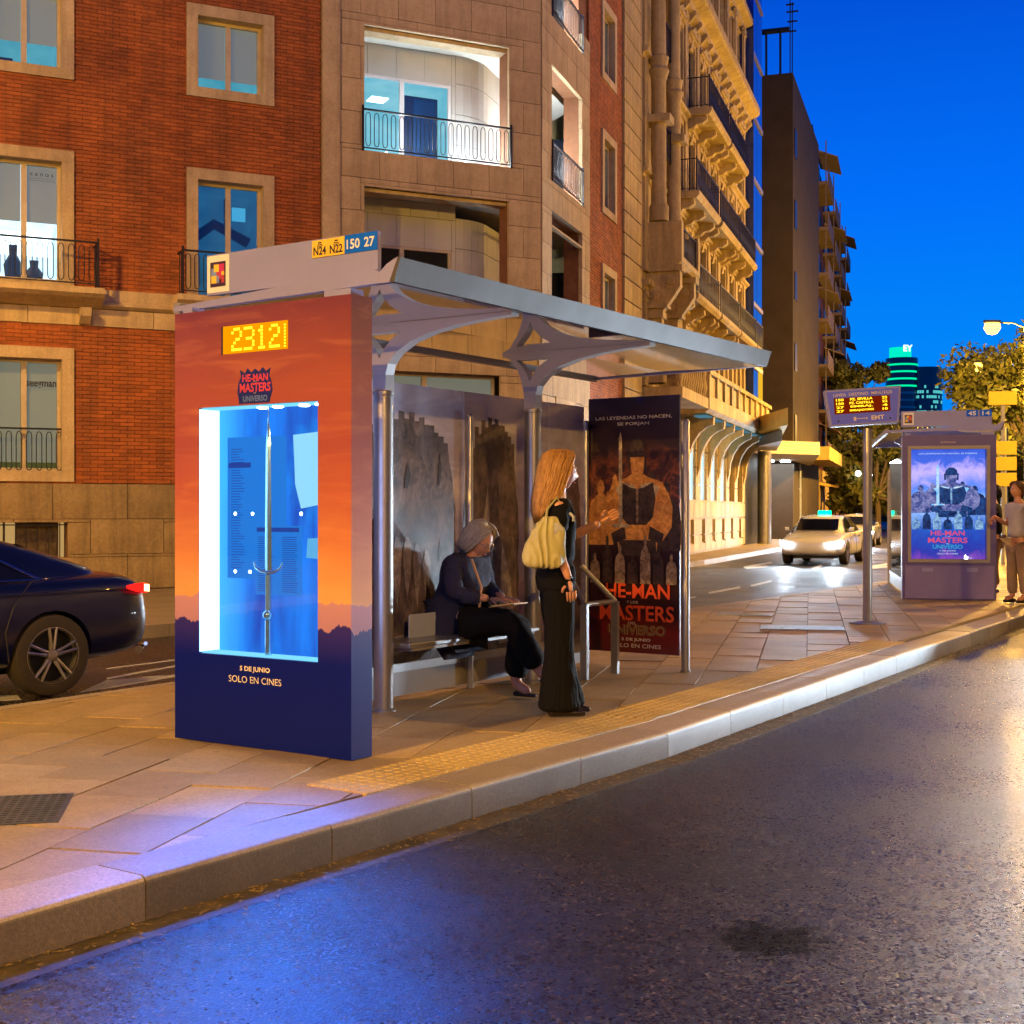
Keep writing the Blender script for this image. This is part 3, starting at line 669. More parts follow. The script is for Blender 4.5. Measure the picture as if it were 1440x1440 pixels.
        # logo and texts
        m_logb = pbr('logo_blue', (.015,.02,.20), None, 5, .4); m_logr = pbr('logo_red', (.65,.06,.09), None, 5, .4)
        MB().prism_y([(-.835,1.958),(-.60,1.958),(-.585,2.0),(-.575,2.03),(-.585,2.08),(-.60,2.11),(-.59,2.155),(-.625,2.135),(-.65,2.16),(-.68,2.135),(-.71,2.155),(-.74,2.135),(-.77,2.16),(-.79,2.13),(-.83,2.155),(-.82,2.11),(-.84,2.08),(-.85,2.03),(-.842,2.0)], -.0015, -.0005).build('logo_backing', m_logb, o, label='dark blue spiky logo backing')
        text(o, M, 'HE-MAN', -.71, 2.082, .20, .042, -.002, m_logr, bold=.03); text(o, M, 'MASTERS', -.71, 2.022, .24, .052, -.002, m_logr, bold=.03)
        text(o, M, 'Y LOS', -.71, 2.079, .03, .006, -.003, m_txtw); text(o, M, 'DEL', -.71, 2.013, .02, .006, -.003, m_txtw)
        text(o, M, 'UNIVERSO', -.71, 1.968, .19, .034, -.002, pbr('logo_pale_blue', (.12,.2,.6), None, 5, .4), bold=.03)
        text(o, M, '5 DE JUNIO', -.713, .425, .235, .036, -.002, m_txtw, bold=.03); text(o, M, 'SOLO EN CINES', -.713, .365, .41, .038, -.002, m_txtw)
        def aimed(src, dst, pw, colr, ang, bl):
            a_, b_ = M @ Vector(src), M @ Vector(dst); q_ = (b_-a_).to_track_quat('-Z', 'Y').to_matrix().to_4x4(); light('case_and_fill_spot', 'SPOT', a_, pw, colr, o, rot=q_, size=.02, spot=R(ang), blend=bl)
        aimed((-.50,.02,1.90), (.90,-1.65,0), 330, (.0,.27,1.0), 34, 1.0); aimed((-.66,.02,1.90), (1.75,-2.1,-.16), 1400, (.0,.15,1.0), 60, 1.0)  # added spots, tinting chosen patches of kerb and road blue
        for xx in (-.86,-.56): light('case_and_fill_spot', 'SPOT', M @ Vector((xx,.10,1.92)), 120, (.06,.34,1.0), o, rot=MW[o.name].to_3x3().to_4x4() @ Matrix.Rotation(R(-50), 4, 'X'), size=.02, spot=R(120), blend=.9)
    else:
        MB().box(X0-.002, X1+.002, .004, .008, Z0-.002, Z1+.002).build('display_glass', m_glass, o)
        fr = MB()
        for r in subtract([(X0-.05, X1+.05, Z0-.05, Z1+.05)], (X0, X1, Z0, Z1)): fr.box(r[0], r[1], -.012, 0, r[2], r[3])
        fr.build('display_frame', m_grey, o)
        MB().box(-1.33,-.03,-.02,0,.02,.52).build('lower_panel', m_cab2, o)
        for xx in (-1.0,-.35): MB().box(xx-.08,xx+.08,-.024,-.02,.43,.49).box(xx-.03,xx+.03,-.027,-.024,.455,.47).build('lock_plate', m_lilac, o)
        text(o, M, 'JCDecaux', -.7, 2.385, .22, .035, -.014, m_txtw)
        poster_art(o, M, X0, X1, Z0, Z1, TH-.016, m_scr4)
        cxx = (X0+X1)/2
        text(o, M, 'LAS LEYENDAS NO NACEN, SE FORJAN', cxx, Z1-.08, .85, .028, TH-.035, m_scrw); text(o, M, 'HE-MAN', cxx, .98, .5, .075, TH-.035, m_scrr, bold=.02)
        text(o, M, 'MASTERS', cxx, .865, .58, .085, TH-.035, m_scrr, bold=.02); text(o, M, 'UNIVERSO', cxx, .775, .44, .065, TH-.035, m_scrc, bold=.02); text(o, M, '5 DE JUNIO', cxx, .73, .24, .026, TH-.035, m_scrw); text(o, M, 'SOLO EN CINES', cxx, .69, .3, .022, TH-.035, m_scrw)
        text(o, M, 'Y LOS', cxx, .958, .08, .014, TH-.035, m_scrw); text(o, M, 'DEL', cxx, .846, .05, .014, TH-.035, m_scrw)
    # --- back wall mural
    MM = M @ T(-1.25,0,0) @ RZ(R(90))      # local x -> along shelter, -y -> toward kerb
    mm = MB(); cuts = (1.36, 2.78, 4.02, 4.60)
    for a, b in zip(cuts[:-1], cuts[1:]): MB().box(a+.004, b-.004, 0, .012, .26, 2.26).build('mural_panel' if first else 'back_glass', m_mural if first else m_glass, o, MM)
    MB().box(1.36,4.60,-.012,.024,.20,.258).build('kick_rail', m_steel, o, MM)
    MB().box(1.36,4.60,-.006,.018,.03,.198).build('kick_panel', m_grey, o, MM)
    for xx in (2.80,): 
        MB().lathe([(.026,0),(.026,2.06),(.02,2.08),(.008,2.09)], (xx,-.05,0), 14).build('mural_pole', m_steel, o, MM, smooth=True)
    MB().lathe([(.026,0),(.026,2.12),(.02,2.14)], (4.63,.0,0), 14).build('mural_pole', m_steel, o, MM, smooth=True)
    if first:
        def tower(cx, w, z1, seed, nc, mat, yy, zb=.262, lean=0):
            rnd = random.Random(seed); Lp = []; Rp = []; N = 14
            for i in range(N+1):
                f = i/N; hw = w*(.52 + .10*math.sin(f*2.2) - .12*f*f) + rnd.uniform(-.015,.015); z = zb + (z1-zb)*.86*f
                Lp.append((cx-hw+lean*f, z)); Rp.append((cx+hw+lean*f, z))
            top = []; xa, xb = Lp[-1][0], Rp[-1][0]
            for k in range(nc):
                u0 = k/nc; u1 = (k+.55)/nc; u2 = (k+1)/nc
                hh = lambda u: z1 - (z1-zb)*.13*abs(2*u-1)**2.2
                for u, dz in ((u0, 0), (u1, 0), (u1, -.05), (u2, -.05)): top.append((xa+(xb-xa)*u, hh((u0+u1)/2)+dz+rnd.uniform(-.006,.006)))
            pts = Lp + top + Rp[::-1]
            MB().prism_y([p for p in pts], -yy, -yy+.001).build('mural_print', mat, o, MM)
        tower(2.05, 1.10, 2.06, 3, 9, m_rock, .002)
        tower(3.16, .66, 2.08, 5, 7, m_rock, .004)
        tower(4.30, .42, 1.80, 8, 5, m_rock, .0035)
        # plain crags, ledges and shadowed arches printed over the towers
        rnd = random.Random(4)
        for k in range(6):      # pale eroded ridges at the foot of the left tower
            x = 1.74+k*.115; zt = 1.18 - .05*abs(k-2.5)
            MB().prism_y([(x-.05,zt-.10),(x-.03,.80+rnd.uniform(-.06,.06)),(x+.0,.70+rnd.uniform(-.08,.05)),(x+.035,.86),(x+.05,zt-.08),(x+.02,zt),(x-.02,zt+.01)], -.006, -.005).build('mural_print', m_rock2, o, MM)
        for k in range(9):      # slanting cracks and ledges
            x = rnd.choice((1.6,1.8,2.05,2.3,2.45,2.95,3.1,3.3)); z = rnd.uniform(.4,1.75); L = rnd.uniform(.12,.34); w = rnd.uniform(.012,.035)
            MB().prism_y([(x,z),(x+w,z-.01),(x+w*2.2,z+L*.5),(x+w*1.2,z+L),(x+w*.4,z+L*.55)], -.007, -.006).build('mural_print', m_rockd, o, MM)
        for pts in ([(2.86,.30),(3.1,.30),(3.16,1.0),(3.1,1.55),(3.02,1.2),(2.9,.9)], [(3.24,.30),(3.5,.30),(3.42,.8),(3.3,1.1)], [(1.56,.32),(2.5,.32),(2.44,.40),(2.0,.46),(1.7,.42)]):
            MB().prism_y(pts, -.0085, -.0075).build('mural_print', m_rock2, o, MM)
    # --- end panel with film poster
    if first:
        a0, a1, zz0, zz1 = -1.24, -.355, .13, 2.33
        MB().box(a0, a1, 4.66, 4.68, zz0, zz1).build('end_poster', m_poster, o)
        poster_art(o, M, a0, a1, zz0, zz1, 4.66, (m_figd, m_figw, m_figp, m_blade))
        cx = (a0+a1)/2; yy = 4.642
        text(o, M, 'LAS LEYENDAS NO NACEN,', cx, 2.135, .74, .034, yy+.016, m_txtw, bold=.01); text(o, M, 'SE FORJAN', cx, 2.08, .31, .034, yy+.016, m_txtw, bold=.01)
        text(o, M, 'HE-MAN', cx+.05, .60, .62, .125, yy, m_txtr, bold=.02); text(o, M, 'Y LOS', cx, .555, .11, .022, yy, m_txtw)
        text(o, M, 'MASTERS', cx+.04, .405, .72, .135, yy, m_txtr, bold=.02); text(o, M, 'DEL', cx, .375, .08, .02, yy, m_txtw)
        text(o, M, 'UNIVERSO', cx+.04, .285, .56, .085, yy, m_txto, bold=.03); text(o, M, 'UNIVERSO', cx+.04, .288, .555, .078, yy-.001, m_txtd, bold=-.012)
        text(o, M, '5 DE JUNIO', cx+.03, .225, .28, .033, yy+.01, m_txtw, bold=.02); text(o, M, 'SOLO EN CINES', cx+.03, .175, .48, .033, yy+.01, m_txtw)
    else: MB().box(-1.24,-.355,4.66,4.675,.13,2.33).build('end_glass', m_glass, o)
    for xx in (-.305,): MB().lathe([(.045,0),(.045,.01),(.035,.015),(.035,2.1),(.02,2.12)], (xx,4.67,0), 16).build('end_post', m_steel, o, smooth=True)
    MB().lathe([(.03,0),(.03,2.1)], (-1.27,4.67,0), 12).build('end_post', m_steel, o, smooth=True)
    # --- bench
    seat = MB().prism_z([(-1.22,1.62),(-.86,1.62),(-.86,3.25),(-1.22,3.25)], .415, .45)
    seat.build('seat', m_steel, o, bevel=.008)
    MB().box(-1.215,-.87,1.66,3.2,.395,.414).build('seat_rail', m_grey, o)
    for yy in (1.70, 2.42, 3.18): MB().prism_y([(-1.24,.35),(-1.22,.415),(-.93,.415),(-.95,.395),(-1.2,.33)], yy-.015, yy+.015).build('seat_bracket', m_grey, o)
    MB().prism_x([(1.95,.45),(2.35,.45),(2.35,.60),(2.335,.615),(1.965,.615),(1.95,.60)], -1.13, -1.12).build('seat_back', pbr('frosted_panel', (.55,.6,.68), (.45,.5,.6), 1, .3), o)
    # --- leaning rail
    lr = []
    for yy in (3.72, 4.22): lr.append(MB().box(-.76,-.70,yy-.02,yy+.02,0,.60).build('rail_post', m_steel, o))
    MB().tube([(-.73,3.72,.60),(-.73,4.22,.60)], .022, 10).build('cross_bar', m_steel, o, smooth=True)
    MB().tube([(-.73,4.22,.60),(-.93,4.0,.90)], .022, 10).build('slant_bar', m_steel, o, smooth=True)
    MB().tube([(-.73,3.72,.60),(-1.0,3.9,.88)], .018, 10).build('slant_bar', m_steel, o, smooth=True)
    return o
m_cab = pbr('cabinet_plum', (.11,.085,.30), (.09,.07,.27), 2, .4); m_cab2 = pbr('cabinet_lower', (.20,.17,.46), (.17,.14,.40), 2, .45)
def screenmat():
    t = NT('blue_poster_screen'); co = t.co('Object'); s = t.n('SeparateXYZ'); t.l(co, s.inputs[0]); n = t.noise(co, 4, 7, .7, 1.2)
    z = t.math('ADD', t.math('DIVIDE', s.outputs['Z'], 2.5), t.math('MULTIPLY_ADD', n, .25, -.125))
    c = t.ramp(z, ((.2,(.35,.06,.42)),(.30,(.02,.03,.30)),(.45,(.01,.08,.42)),(.56,(.35,.55,.9)),(.68,(.08,.2,.7)),(.78,(.55,.4,.8)),(.86,(.05,.12,.6)),(.95,(.03,.08,.5))))
    e = t.n('Emission'); t.l(c, e.inputs[0]); e.inputs[1].default_value = 2.1; t.l(e.outputs[0], t.out.inputs[0]); return t.m
m_screen = screenmat()
def scrfig(name, a, b, s):
    t = NT(name); co = t.co('Object'); n = t.noise(co, 12, 6, .7, 1); c = t.mix(t.ramp(n, ((.38,(0,0,0)),(.62,(1,1,1)))), a, b); e = t.n('Emission'); t.l(c, e.inputs[0]); e.inputs[1].default_value = s; t.l(e.outputs[0], t.out.inputs[0]); return t.m
m_scr4 = (scrfig('screen_dark', (.0,.01,.09), (.02,.12,.40), 1.0), scrfig('screen_mid', (.01,.05,.30), (.45,.42,.75), 1.2), scrfig('screen_pale', (.02,.12,.5), (.5,.8,1), 1.2), scrfig('screen_blade', (.2,.6,1), (.8,.95,1), 1.5))
m_scrw = emis('screen_white', (.8,.9,1), 1.5); m_scrr = emis('screen_red', (.95,.10,.22), 1.3); m_scrc = emis('screen_cyan', (.05,.5,.8), 1.2)
SHA = R(-33.5)
SM = FR(-.865, 7.24, PZ, SHA); shelter1 = shelter(SM, 'near bus shelter with orange sunset wrapped display cabinet and sword case', None, True)
SM2 = FR(7.33, 20.35, PZ, R(-12)); shelter2 = shelter(SM2, 'far bus shelter with blue glowing poster and route plates 45 and 14', None, False)
# sword standing in the display case: plain long sword of clear and polished metal
sw = thing('display_sword', 'polished sword standing upright in the blue lit display case', 'sword', SM @ T(-.70,.095,.52))
MB().loft([[(-w,0,z),(0,-.008,z),(w,0,z),(0,.008,z)] for z, w in ((.47,.026),(.60,.026),(.90,.023),(1.2,.019),(1.30,.012),(1.36,.003))]).build('blade', m_chrome, sw)
MB().tube([(0,0,.24),(0,0,.46)], .017, 12).build('grip', pbr('grip_blue_grey', (.3,.5,.65), None, 9, .4, metal=.4), sw, smooth=True)
for s in (-1, 1):
    MB().tube([(s*.0,0,.475),(s*.05,0,.478),(s*.095,0,.50),(s*.11,0,.53)], [.014,.012,.010,.006], 8).build('guard', m_chrome, sw, smooth=True)
MB().lathe([(.012,.20),(.03,.215),(.034,.23),(.03,.245),(.012,.26)], n=14).build('pommel', m_chrome, sw, smooth=True)
MB().tube([(0,0,0),(0,0,.2)], .020, 12).build('stand', m_chrome, sw, smooth=True)
MB().tube([(0,0,1.35),(.004,0,1.425)], .004, 6).build('hanger', m_chrome, sw)
# info sign on pole
ip = G(1220, 875)
si = thing('info_sign', 'lilac bus arrival sign with amber letters on a grey pole', 'sign', FR(ip.x, ip.y, PZ, R(-9)))
MB().lathe([(.22,0),(.22,.012),(.10,.03),(.055,.04),(.055,2.34)], n=20).build('pole', m_steel, si, smooth=True)
IM = MW[si.name] @ T(-.06, -.02, 2.60) @ Matrix.Rotation(R(3.2), 4, 'Y').inverted() @ Matrix.Rotation(R(0), 4, 'X')
MB().prism_y([(-.40,-.22),(.40,-.22),(.45,.22),(-.45,.22)], -.09, .12).build('housing', m_lilac, si, IM, bevel=.012)
MB().prism_y([(-.375,-.195),(.375,-.195),(.42,.195),(-.42,.195)], -.094, -.09).build('face_plate', pbr('sign_face_blue', (.10,.14,.95), (.09,.12,.85), 3, .4), si, IM)
MB().box(-.34,.31,-.098,-.094,-.075,.115).build('led_screen', emis('led_dark', (.5,.035,0), .35), si, IM)
text(si, IM, 'LINEA  DESTINO  MINUTOS', 0, .135, .68, .036, -.0985, m_txtw, bold=.01); text(si, IM, 'EMT', .16, -.165, .15, .05, -.0985, m_txtw, bold=.03)
MB().box(-.08,.04,-.098,-.095,-.145,-.138).box(-.12,-.09,-.098,-.095,-.165,-.12).box(.03,.04,-.098,-.095,-.155,-.13).build('logo_mark', m_txtw, si, IM)
rows = (('150', 'PZ. SEVILLA', '22'), ('150', 'PZ. CASTILLA', '22'), ('27', 'EMBAJ.', '4'), ('27', 'EMBAJADORES', '10'))
for r, (a, b, c) in enumerate(rows):
    z = .078 - r*.045
    text(si, IM, a, -.27, z, .09, .03, -.0995, m_led, bold=.03); text(si, IM, b, -.02, z, .26+.02*(r % 2), .03, -.0995, m_led, bold=.03); text(si, IM, c, .25, z, .06, .03, -.0995, m_led, bold=.03)
for xx in (-.3, .3): MB().lathe([(.012,0),(.012,-.006)], (xx,-.094,-.16), 8, 'y').build('bolt', m_black, si, IM)
# ---------------------------------------------------------------- vehicles
def carpaint(name, c):
    t = NT(name); co = t.co('Object'); n = t.noise(co, 3, 4, .5); t.bsdf(t.mix(n, c, tuple(x*1.3 for x in c)), .30, 0, None, .4, coat=1).inputs['Coat Roughness'].default_value = .03; return t.m
m_tyre = pbr('tyre_rubber', (.018,.014,.012), (.035,.025,.018), 9, .75, bump=.3); m_rim = pbr('alloy_rim', (.55,.52,.48), None, 4, .3, metal=.9); m_rimd = pbr('rim_dark', (.02,.02,.022), None, 4, .4, metal=.5)
m_cglass = pbr('tinted_car_glass', (.006,.007,.01), None, 4, .05, spec=.8); m_chr = pbr('chrome_trim', (.6,.6,.62), None, 4, .15, metal=1)
m_tail = emis('tail_lamp_lit', (1,.012,.008), 2.2); m_tailc = emis('tail_lamp_core', (1,.30,.12), 12); m_head = emis('headlamp_lit', (.85,.95,1), 60); m_green = emis('green_roof_lamp', (.0,.9,.35), 6)
m_taill = pbr('tail_lens', (.25,.005,.005), None, 4, .15)
def car(name, M, lab, cat, paint, head=False, roof=None, tail=True, group=None, beam=3800):
    o = thing(name, lab, cat, M, group)
    st = [(-2.43,.66,.42,.74),(-2.38,.80,.33,.86),(-2.25,.87,.27,.965),(-2.05,.90,.24,.985),(-1.5,.925,.21,.975),(-.5,.93,.20,.955),(.6,.93,.20,.94),(1.2,.925,.21,.92),(1.7,.91,.23,.84),(2.1,.87,.25,.76),(2.32,.80,.28,.68),(2.42,.62,.36,.58)]
    rings = []
    for x, w, zb, zt in st:
        h = zt-zb; r = []
        half = [(0,zb),(w*.86,zb),(w*.97,zb+h*.16),(w,zb+h*.42),(w*.985,zb+h*.66),(w*.955,zb+h*.86),(w*.90,zb+h*.97),(w*.6,zt+.012),(0,zt+.02)]
        r = [(x, y, z) for y, z in half] + [(x, -y, z) for y, z in half[-2:0:-1]]
        rings.append(r)
    body = MB().loft(rings).build('body', paint, o, smooth=True)
    sm = body.modifiers.new('s', 'SUBSURF'); sm.levels = 2; sm.render_levels = 2
    cut = MB()
    for x in (-1.42, 1.42):
        for s in (-1, 1): cut.lathe([(.365, s*.60),(.365, s*1.2)] if s > 0 else [(.365,-1.2),(.365,-.60)], (x,0,.335), 28, 'y')
    cu = cut.build('cutter', m_black, None, MW[o.name]); bm_ = body.modifiers.new('b', 'BOOLEAN'); bm_.object = cu; bm_.operation = 'DIFFERENCE'; bm_.solver = 'EXACT'
    bpy.context.view_layer.update()
    me = bake(body, 'body'); body.modifiers.clear(); body.data = me; bpy.data.objects.remove(cu); me.materials.clear(); me.materials.append(paint)
    MB().box(-1.85,1.85,-.58,.58,.18,.6).build('underbody', m_black, o)
    # greenhouse
    gh = [(-2.10,.66,.95,.60,.985),(-1.75,.74,.95,.60,1.10),(-1.3,.79,.94,.59,1.255),(-.8,.81,.94,.58,1.37),(-.2,.82,.94,.575,1.42),(.3,.82,.93,.575,1.405),(.75,.81,.92,.60,1.27),(1.30,.76,.89,.68,.93)]
    rg = []
    for x, wb, zb, wt, zt in gh:
        half = [(0,zb-.05),(wb,zb-.05),(wb,zb),(wb*.6+wt*.4,zb+(zt-zb)*.45),(wt*1.01,zb+(zt-zb)*.86),(wt*.86,zt),(0,zt+.015)]
        rg.append([(x, y, z) for y, z in half] + [(x, -y, z) for y, z in half[-2:0:-1]])
    g = MB().loft(rg).build('cabin', paint, o, smooth=True); g.modifiers.new('s', 'SUBSURF').levels = 2; g.modifiers['s'].render_levels = 2
    def side(x, f):       # point on cabin side at fraction f of height
        for a, b in zip(gh[:-1], gh[1:]):
            if a[0] <= x <= b[0]:
                k = (x-a[0])/(b[0]-a[0]); wb, zb, wt, zt = [a[i]+(b[i]-a[i])*k for i in range(1,5)]; return (wb + (wt-wb)*f, zb+(zt-zb)*f)
    for s in (-1, 1):
        for (xs, fs) in (([-1.32,-1.15,-.9,-.6,-.12], (.0,.25,.55,.80,.86)), ([-.04,.3,.6,.85,1.02], (.86,.86,.80,.50,.08))):
            v = MB(); lo = [side(x, .04) for x in xs]; hi = [side(x, max(f, .06)) for x, f in zip(xs, fs)]
            v.loft([[(x, s*(a[0]+.012), a[1]), (x, s*(b[0]+.016), b[1])] for x, a, b in zip(xs, lo, hi)], closed=False, cap=False)
            v.build('side_window', m_cglass, o)
        pth = [(x, s*(side(x, f)[0]+.016), side(x, f)[1]) for x, f in ((-1.36,.02),(-1.25,.20),(-1.1,.40),(-.9,.60),(-.6,.84),(-.1,.90),(.3,.90),(.6,.84),(.85,.56),(1.04,.1))]
        MB().tube(pth, .014, 6).build('window_trim', m_chr, o, smooth=True)
        MB().tube([(-1.38, s*(side(-1.38,.02)[0]+.016), side(-1.38,.02)[1]),(-.6,s*(side(-.6,.02)[0]+.02),side(-.6,.02)[1]),(1.04,s*(side(1.04,.04)[0]+.016),side(1.04,.04)[1])], .011, 6).build('window_trim', m_chr, o, smooth=True)
        for pt in ([(-1.02,.30),(-.99,.55),(-1.06,.75),(-1.24,.94)],[(.02,.24),(.0,.6),(-.02,.93)],[(1.05,.24),(1.04,.6),(.98,.90)]):
            MB().tube([(x_, s*(.934-.05*max(0,z_-.78)/.15), z_) for x_, z_ in pt], .004, 5).build('door_seam', m_black, o)
        MB().tube([(-2.2,s*.885,.845),(-1.2,s*.935,.845),(.9,s*.94,.83)], .006, 5).build('body_crease', paint, o)
        MB().tube([(-2.34,s*.83,.36),(-2.41,s*.70,.335),(-2.44,s*.5,.33)], .018, 6).build('bumper_trim', m_chr, o, smooth=True)
        for x in (-.42, .62): MB().box(x-.10,x+.10,s*.925,s*.955,.80,.825).build('door_handle', m_chr, o)
        MB().loft([[(.90,s*.86,.95),(.90,s*.98,.95),(.90,s*1.0,1.06),(.90,s*.88,1.06)],[(1.05,s*.86,.97),(1.05,s*.95,.97),(1.05,s*.96,1.03),(1.05,s*.88,1.03)]]).build('mirror', paint, o, smooth=True)
        # lamps
        tl = MB().loft([[(x, s*y, z0), (x, s*y, z1)] for x, y, z0, z1 in ((-2.10,.907,.85,.875),(-2.2,.893,.82,.89),(-2.31,.858,.80,.89),(-2.385,.79,.80,.88),(-2.43,.60,.80,.87))], closed=False, cap=False)
        tl.build('tail_lamp', m_tail if tail else m_taill, o)
        if tail: MB().loft([[(x, s*y, z0), (x, s*y, z1)] for x, y, z0, z1 in ((-2.29,.883,.82,.88),(-2.34,.865,.815,.875),(-2.37,.84,.81,.87))], closed=False, cap=False).build('tail_lamp_core', m_tailc, o)
        hl = MB().loft([[(x, s*y, z0), (x, s*y, z1)] for x, y, z0, z1 in ((2.1,.895,.60,.70),(2.28,.84,.56,.68),(2.40,.72,.54,.65),(2.45,.5,.54,.62))], closed=False, cap=False)
        hl.build('headlamp', m_head if head else m_chr, o)
        MB().tube([(-2.36,s*.70,.30),(-2.44,s*.60,.30)], .035, 10).build('exhaust', m_chr, o, smooth=True)
    MB().box(-2.47,-2.41,-.55,.55,.60,.70).build('number_plate', m_white, o)
    MB().loft([[(-2.0,y,.99) for y in (-.55,.55)],[(-1.3,y*.97,1.268) for y in (-.55,.55)]], closed=False, cap=False).build('rear_window', m_cglass, o, M @ T(0,0,-.03))
    MB().loft([[(1.27,y,.96) for y in (-.60,.60)],[(.78,y*.93,1.28) for y in (-.60,.60)]], closed=False, cap=False).build('windscreen', m_cglass, o, M @ T(.03,0,.02))
    tyre = MB().lathe([(.21,-.105),(.30,-.115),(.325,-.10),(.335,-.06),(.335,.06),(.325,.10),(.30,.115),(.21,.105)], n=36, axis='y', cap=False).mesh('tyre', m_tyre, smooth=True)
    rm = MB(); rm.lathe([(.242,.08),(.242,.105),(.225,.108),(.218,.09),(.218,.02),(.21,-.08)], n=36, axis='y', cap=False)
    sp = MB()
    for k in range(5):
        a = 2*math.pi*k/5 + .3
        for off in (-1, 1):
            ca, sa = math.cos(a), math.sin(a); px, pz = -sa*off, ca*off
            sp.tube([(ca*.05+px*.012, .085, sa*.05+pz*.012), (ca*.12+px*.020, .098, sa*.12+pz*.020), (ca*.228+px*.034, .10, sa*.228+pz*.034)], [.017,.013,.013], 6)
    sp.lathe([(.0,.07),(.05,.075),(.045,.10),(.02,.105)], n=14, axis='y')
    rme = rm.mesh('rim', m_rim, smooth=True); spe = sp.mesh('spokes', m_rim, smooth=True); dk = MB().lathe([(.235,.0),(.235,.03),(.1,.03),(.05,.04)], n=30, axis='y').mesh('rim_well', m_rimd, smooth=True)
    for x in (-1.42, 1.42):
        for s in (-1, 1):
            Mw = M @ T(x, s*.80, .335) @ (RZ(0) if s > 0 else RZ(math.pi)); w = put('wheel', tyre, o, Mw)
            put('rim', rme, w, Mw); put('spoke', spe, w, Mw); put('rim_well', dk, w, Mw)
    if roof:
        MB().prism_y([(-.09,1.43),(.09,1.43),(.06,1.54),(-.06,1.54)], -.18, .18).build('roof_sign', roof, o)
    if head:
        for s in (-1, 1):
            rt = (M @ Matrix.Rotation(R(-90), 4, 'Y')).to_3x3().to_4x4() @ Matrix.Rotation(R(-7), 4, 'Y')
            light('headlight_beam', 'SPOT', M @ Vector((2.5, s*.65, .62)), beam, (.66,.83,1.0), o, rot=rt, size=.08, spot=R(70), blend=.8)
    return o
wp = G(71, 977, 0); ca_ = math.atan2(-math.cos(R(41)), -math.sin(R(41)))
fw = Vector((math.cos(ca_), math.sin(ca_), 0)); lf = left(fw); pos = wp + fw*1.42 - lf*.86
car('parked_car', FR(pos.x, pos.y, 0, ca_), 'dark blue sedan with lit red tail lamp cut off by the left edge', 'car', carpaint('paint_midnight_blue', (.002,.004,.035)))
# cars on the service road, at rest, heading toward the camera
q = G(1196, 741, 0); car('taxi', FR(9.3, 40, 0, R(180+67)), 'white taxi with bright headlights and green roof lamp on the service road', 'taxi', carpaint('paint_white', (.62,.62,.6)), head=True, roof=m_green, tail=False)
car('silver_car', FR(15.4, 60, 0, R(180+70)), 'grey car with bright headlights farther back behind the white taxi', 'car', carpaint('paint_silver', (.3,.3,.31)), head=True, tail=False)
car('approaching_car', FR(8.3, 16.7, 0, R(180+58)), 'dark car with white headlights on the avenue beyond the right edge', 'car', carpaint('paint_graphite', (.05,.055,.06)), head=True, tail=False, beam=2400)

# ---------------------------------------------------------------- people
m_skin = pbr('skin_tone', (.55,.27,.15), (.48,.22,.12), 9, .5); m_blond = pbr('blond_hair', (.50,.26,.06), (.28,.13,.03), 30, .45, bump=.6, bscale=60); m_greyh = pbr('grey_hair', (.42,.38,.33), (.25,.22,.2), 30, .5, bump=.6, bscale=60)
m_blkc = pbr('black_cloth', (.003,.003,.0035), (.006,.0055,.006), 6, .9, spec=.15, bump=.3, bscale=18); m_navy = pbr('navy_cloth', (.010,.012,.035), (.016,.016,.05), 6, .85, bump=.3, bscale=14)
m_shoe = pbr('shoe_leather', (.02,.012,.01), None, 8, .3); m_bag = pbr('yellow_bag', (.46,.42,.17), (.34,.30,.11), 5, .6, bump=.5, bscale=9); m_lips = pbr('lips', (.4,.1,.08), None, 8, .5)
m_eye = pbr('eye_white', (.7,.7,.68), None, 8, .3); m_patch = pbr('shirt_print_white', (.5,.5,.44), (.25,.25,.22), 25, .7)
def hand(o, M, W_, d, side, mat, curl=.6, n=Vector((0,0,-1))):
    """W_ wrist point, d direction of the fingers, n palm normal; five separate fingers."""
    d = Vector(d).normalized(); n = Vector(n); n = (n - d*n.dot(d)).normalized(); s = d.cross(n) * side; W_ = Vector(W_)
    V = []; E = []
    def add(p, r, q=None):
        V.append((*p, r, r if q is None else q)); return len(V)-1
    a = add(W_, .022, .017); b = add(W_ + d*.04, .034, .015); c = add(W_ + d*.08, .036, .013); E += [(a,b),(b,c)]
    skin('hand', V, E, mat, o, M, sub=2)
    for k, (off, L) in enumerate(((-.028,.062),(-.010,.074),(.009,.070),(.027,.055))):
        base = W_ + d*.085 + s*off; d1 = (d + n*curl*.5).normalized(); d2 = (d + n*curl*1.6).normalized()
        p1 = base + d1*L*.5; p2 = p1 + d2*L*.5
        skin('finger', [(*(base-d*.015), .0085), (*base, .0085), (*p1, .0078), (*p2, .006)], [(0,1),(1,2),(2,3)], mat, o, M, sub=1)
    tb = W_ + d*.03 - s*.03; t1 = tb + (d*.6 - s*.55 + n*.4).normalized()*.035; t2 = t1 + (d*.8 + n*.6 - s*.1).normalized()*.028
    skin('thumb', [(*tb, .012), (*t1, .010), (*t2, .0075)], [(0,1),(1,2)], mat, o, M, sub=1)
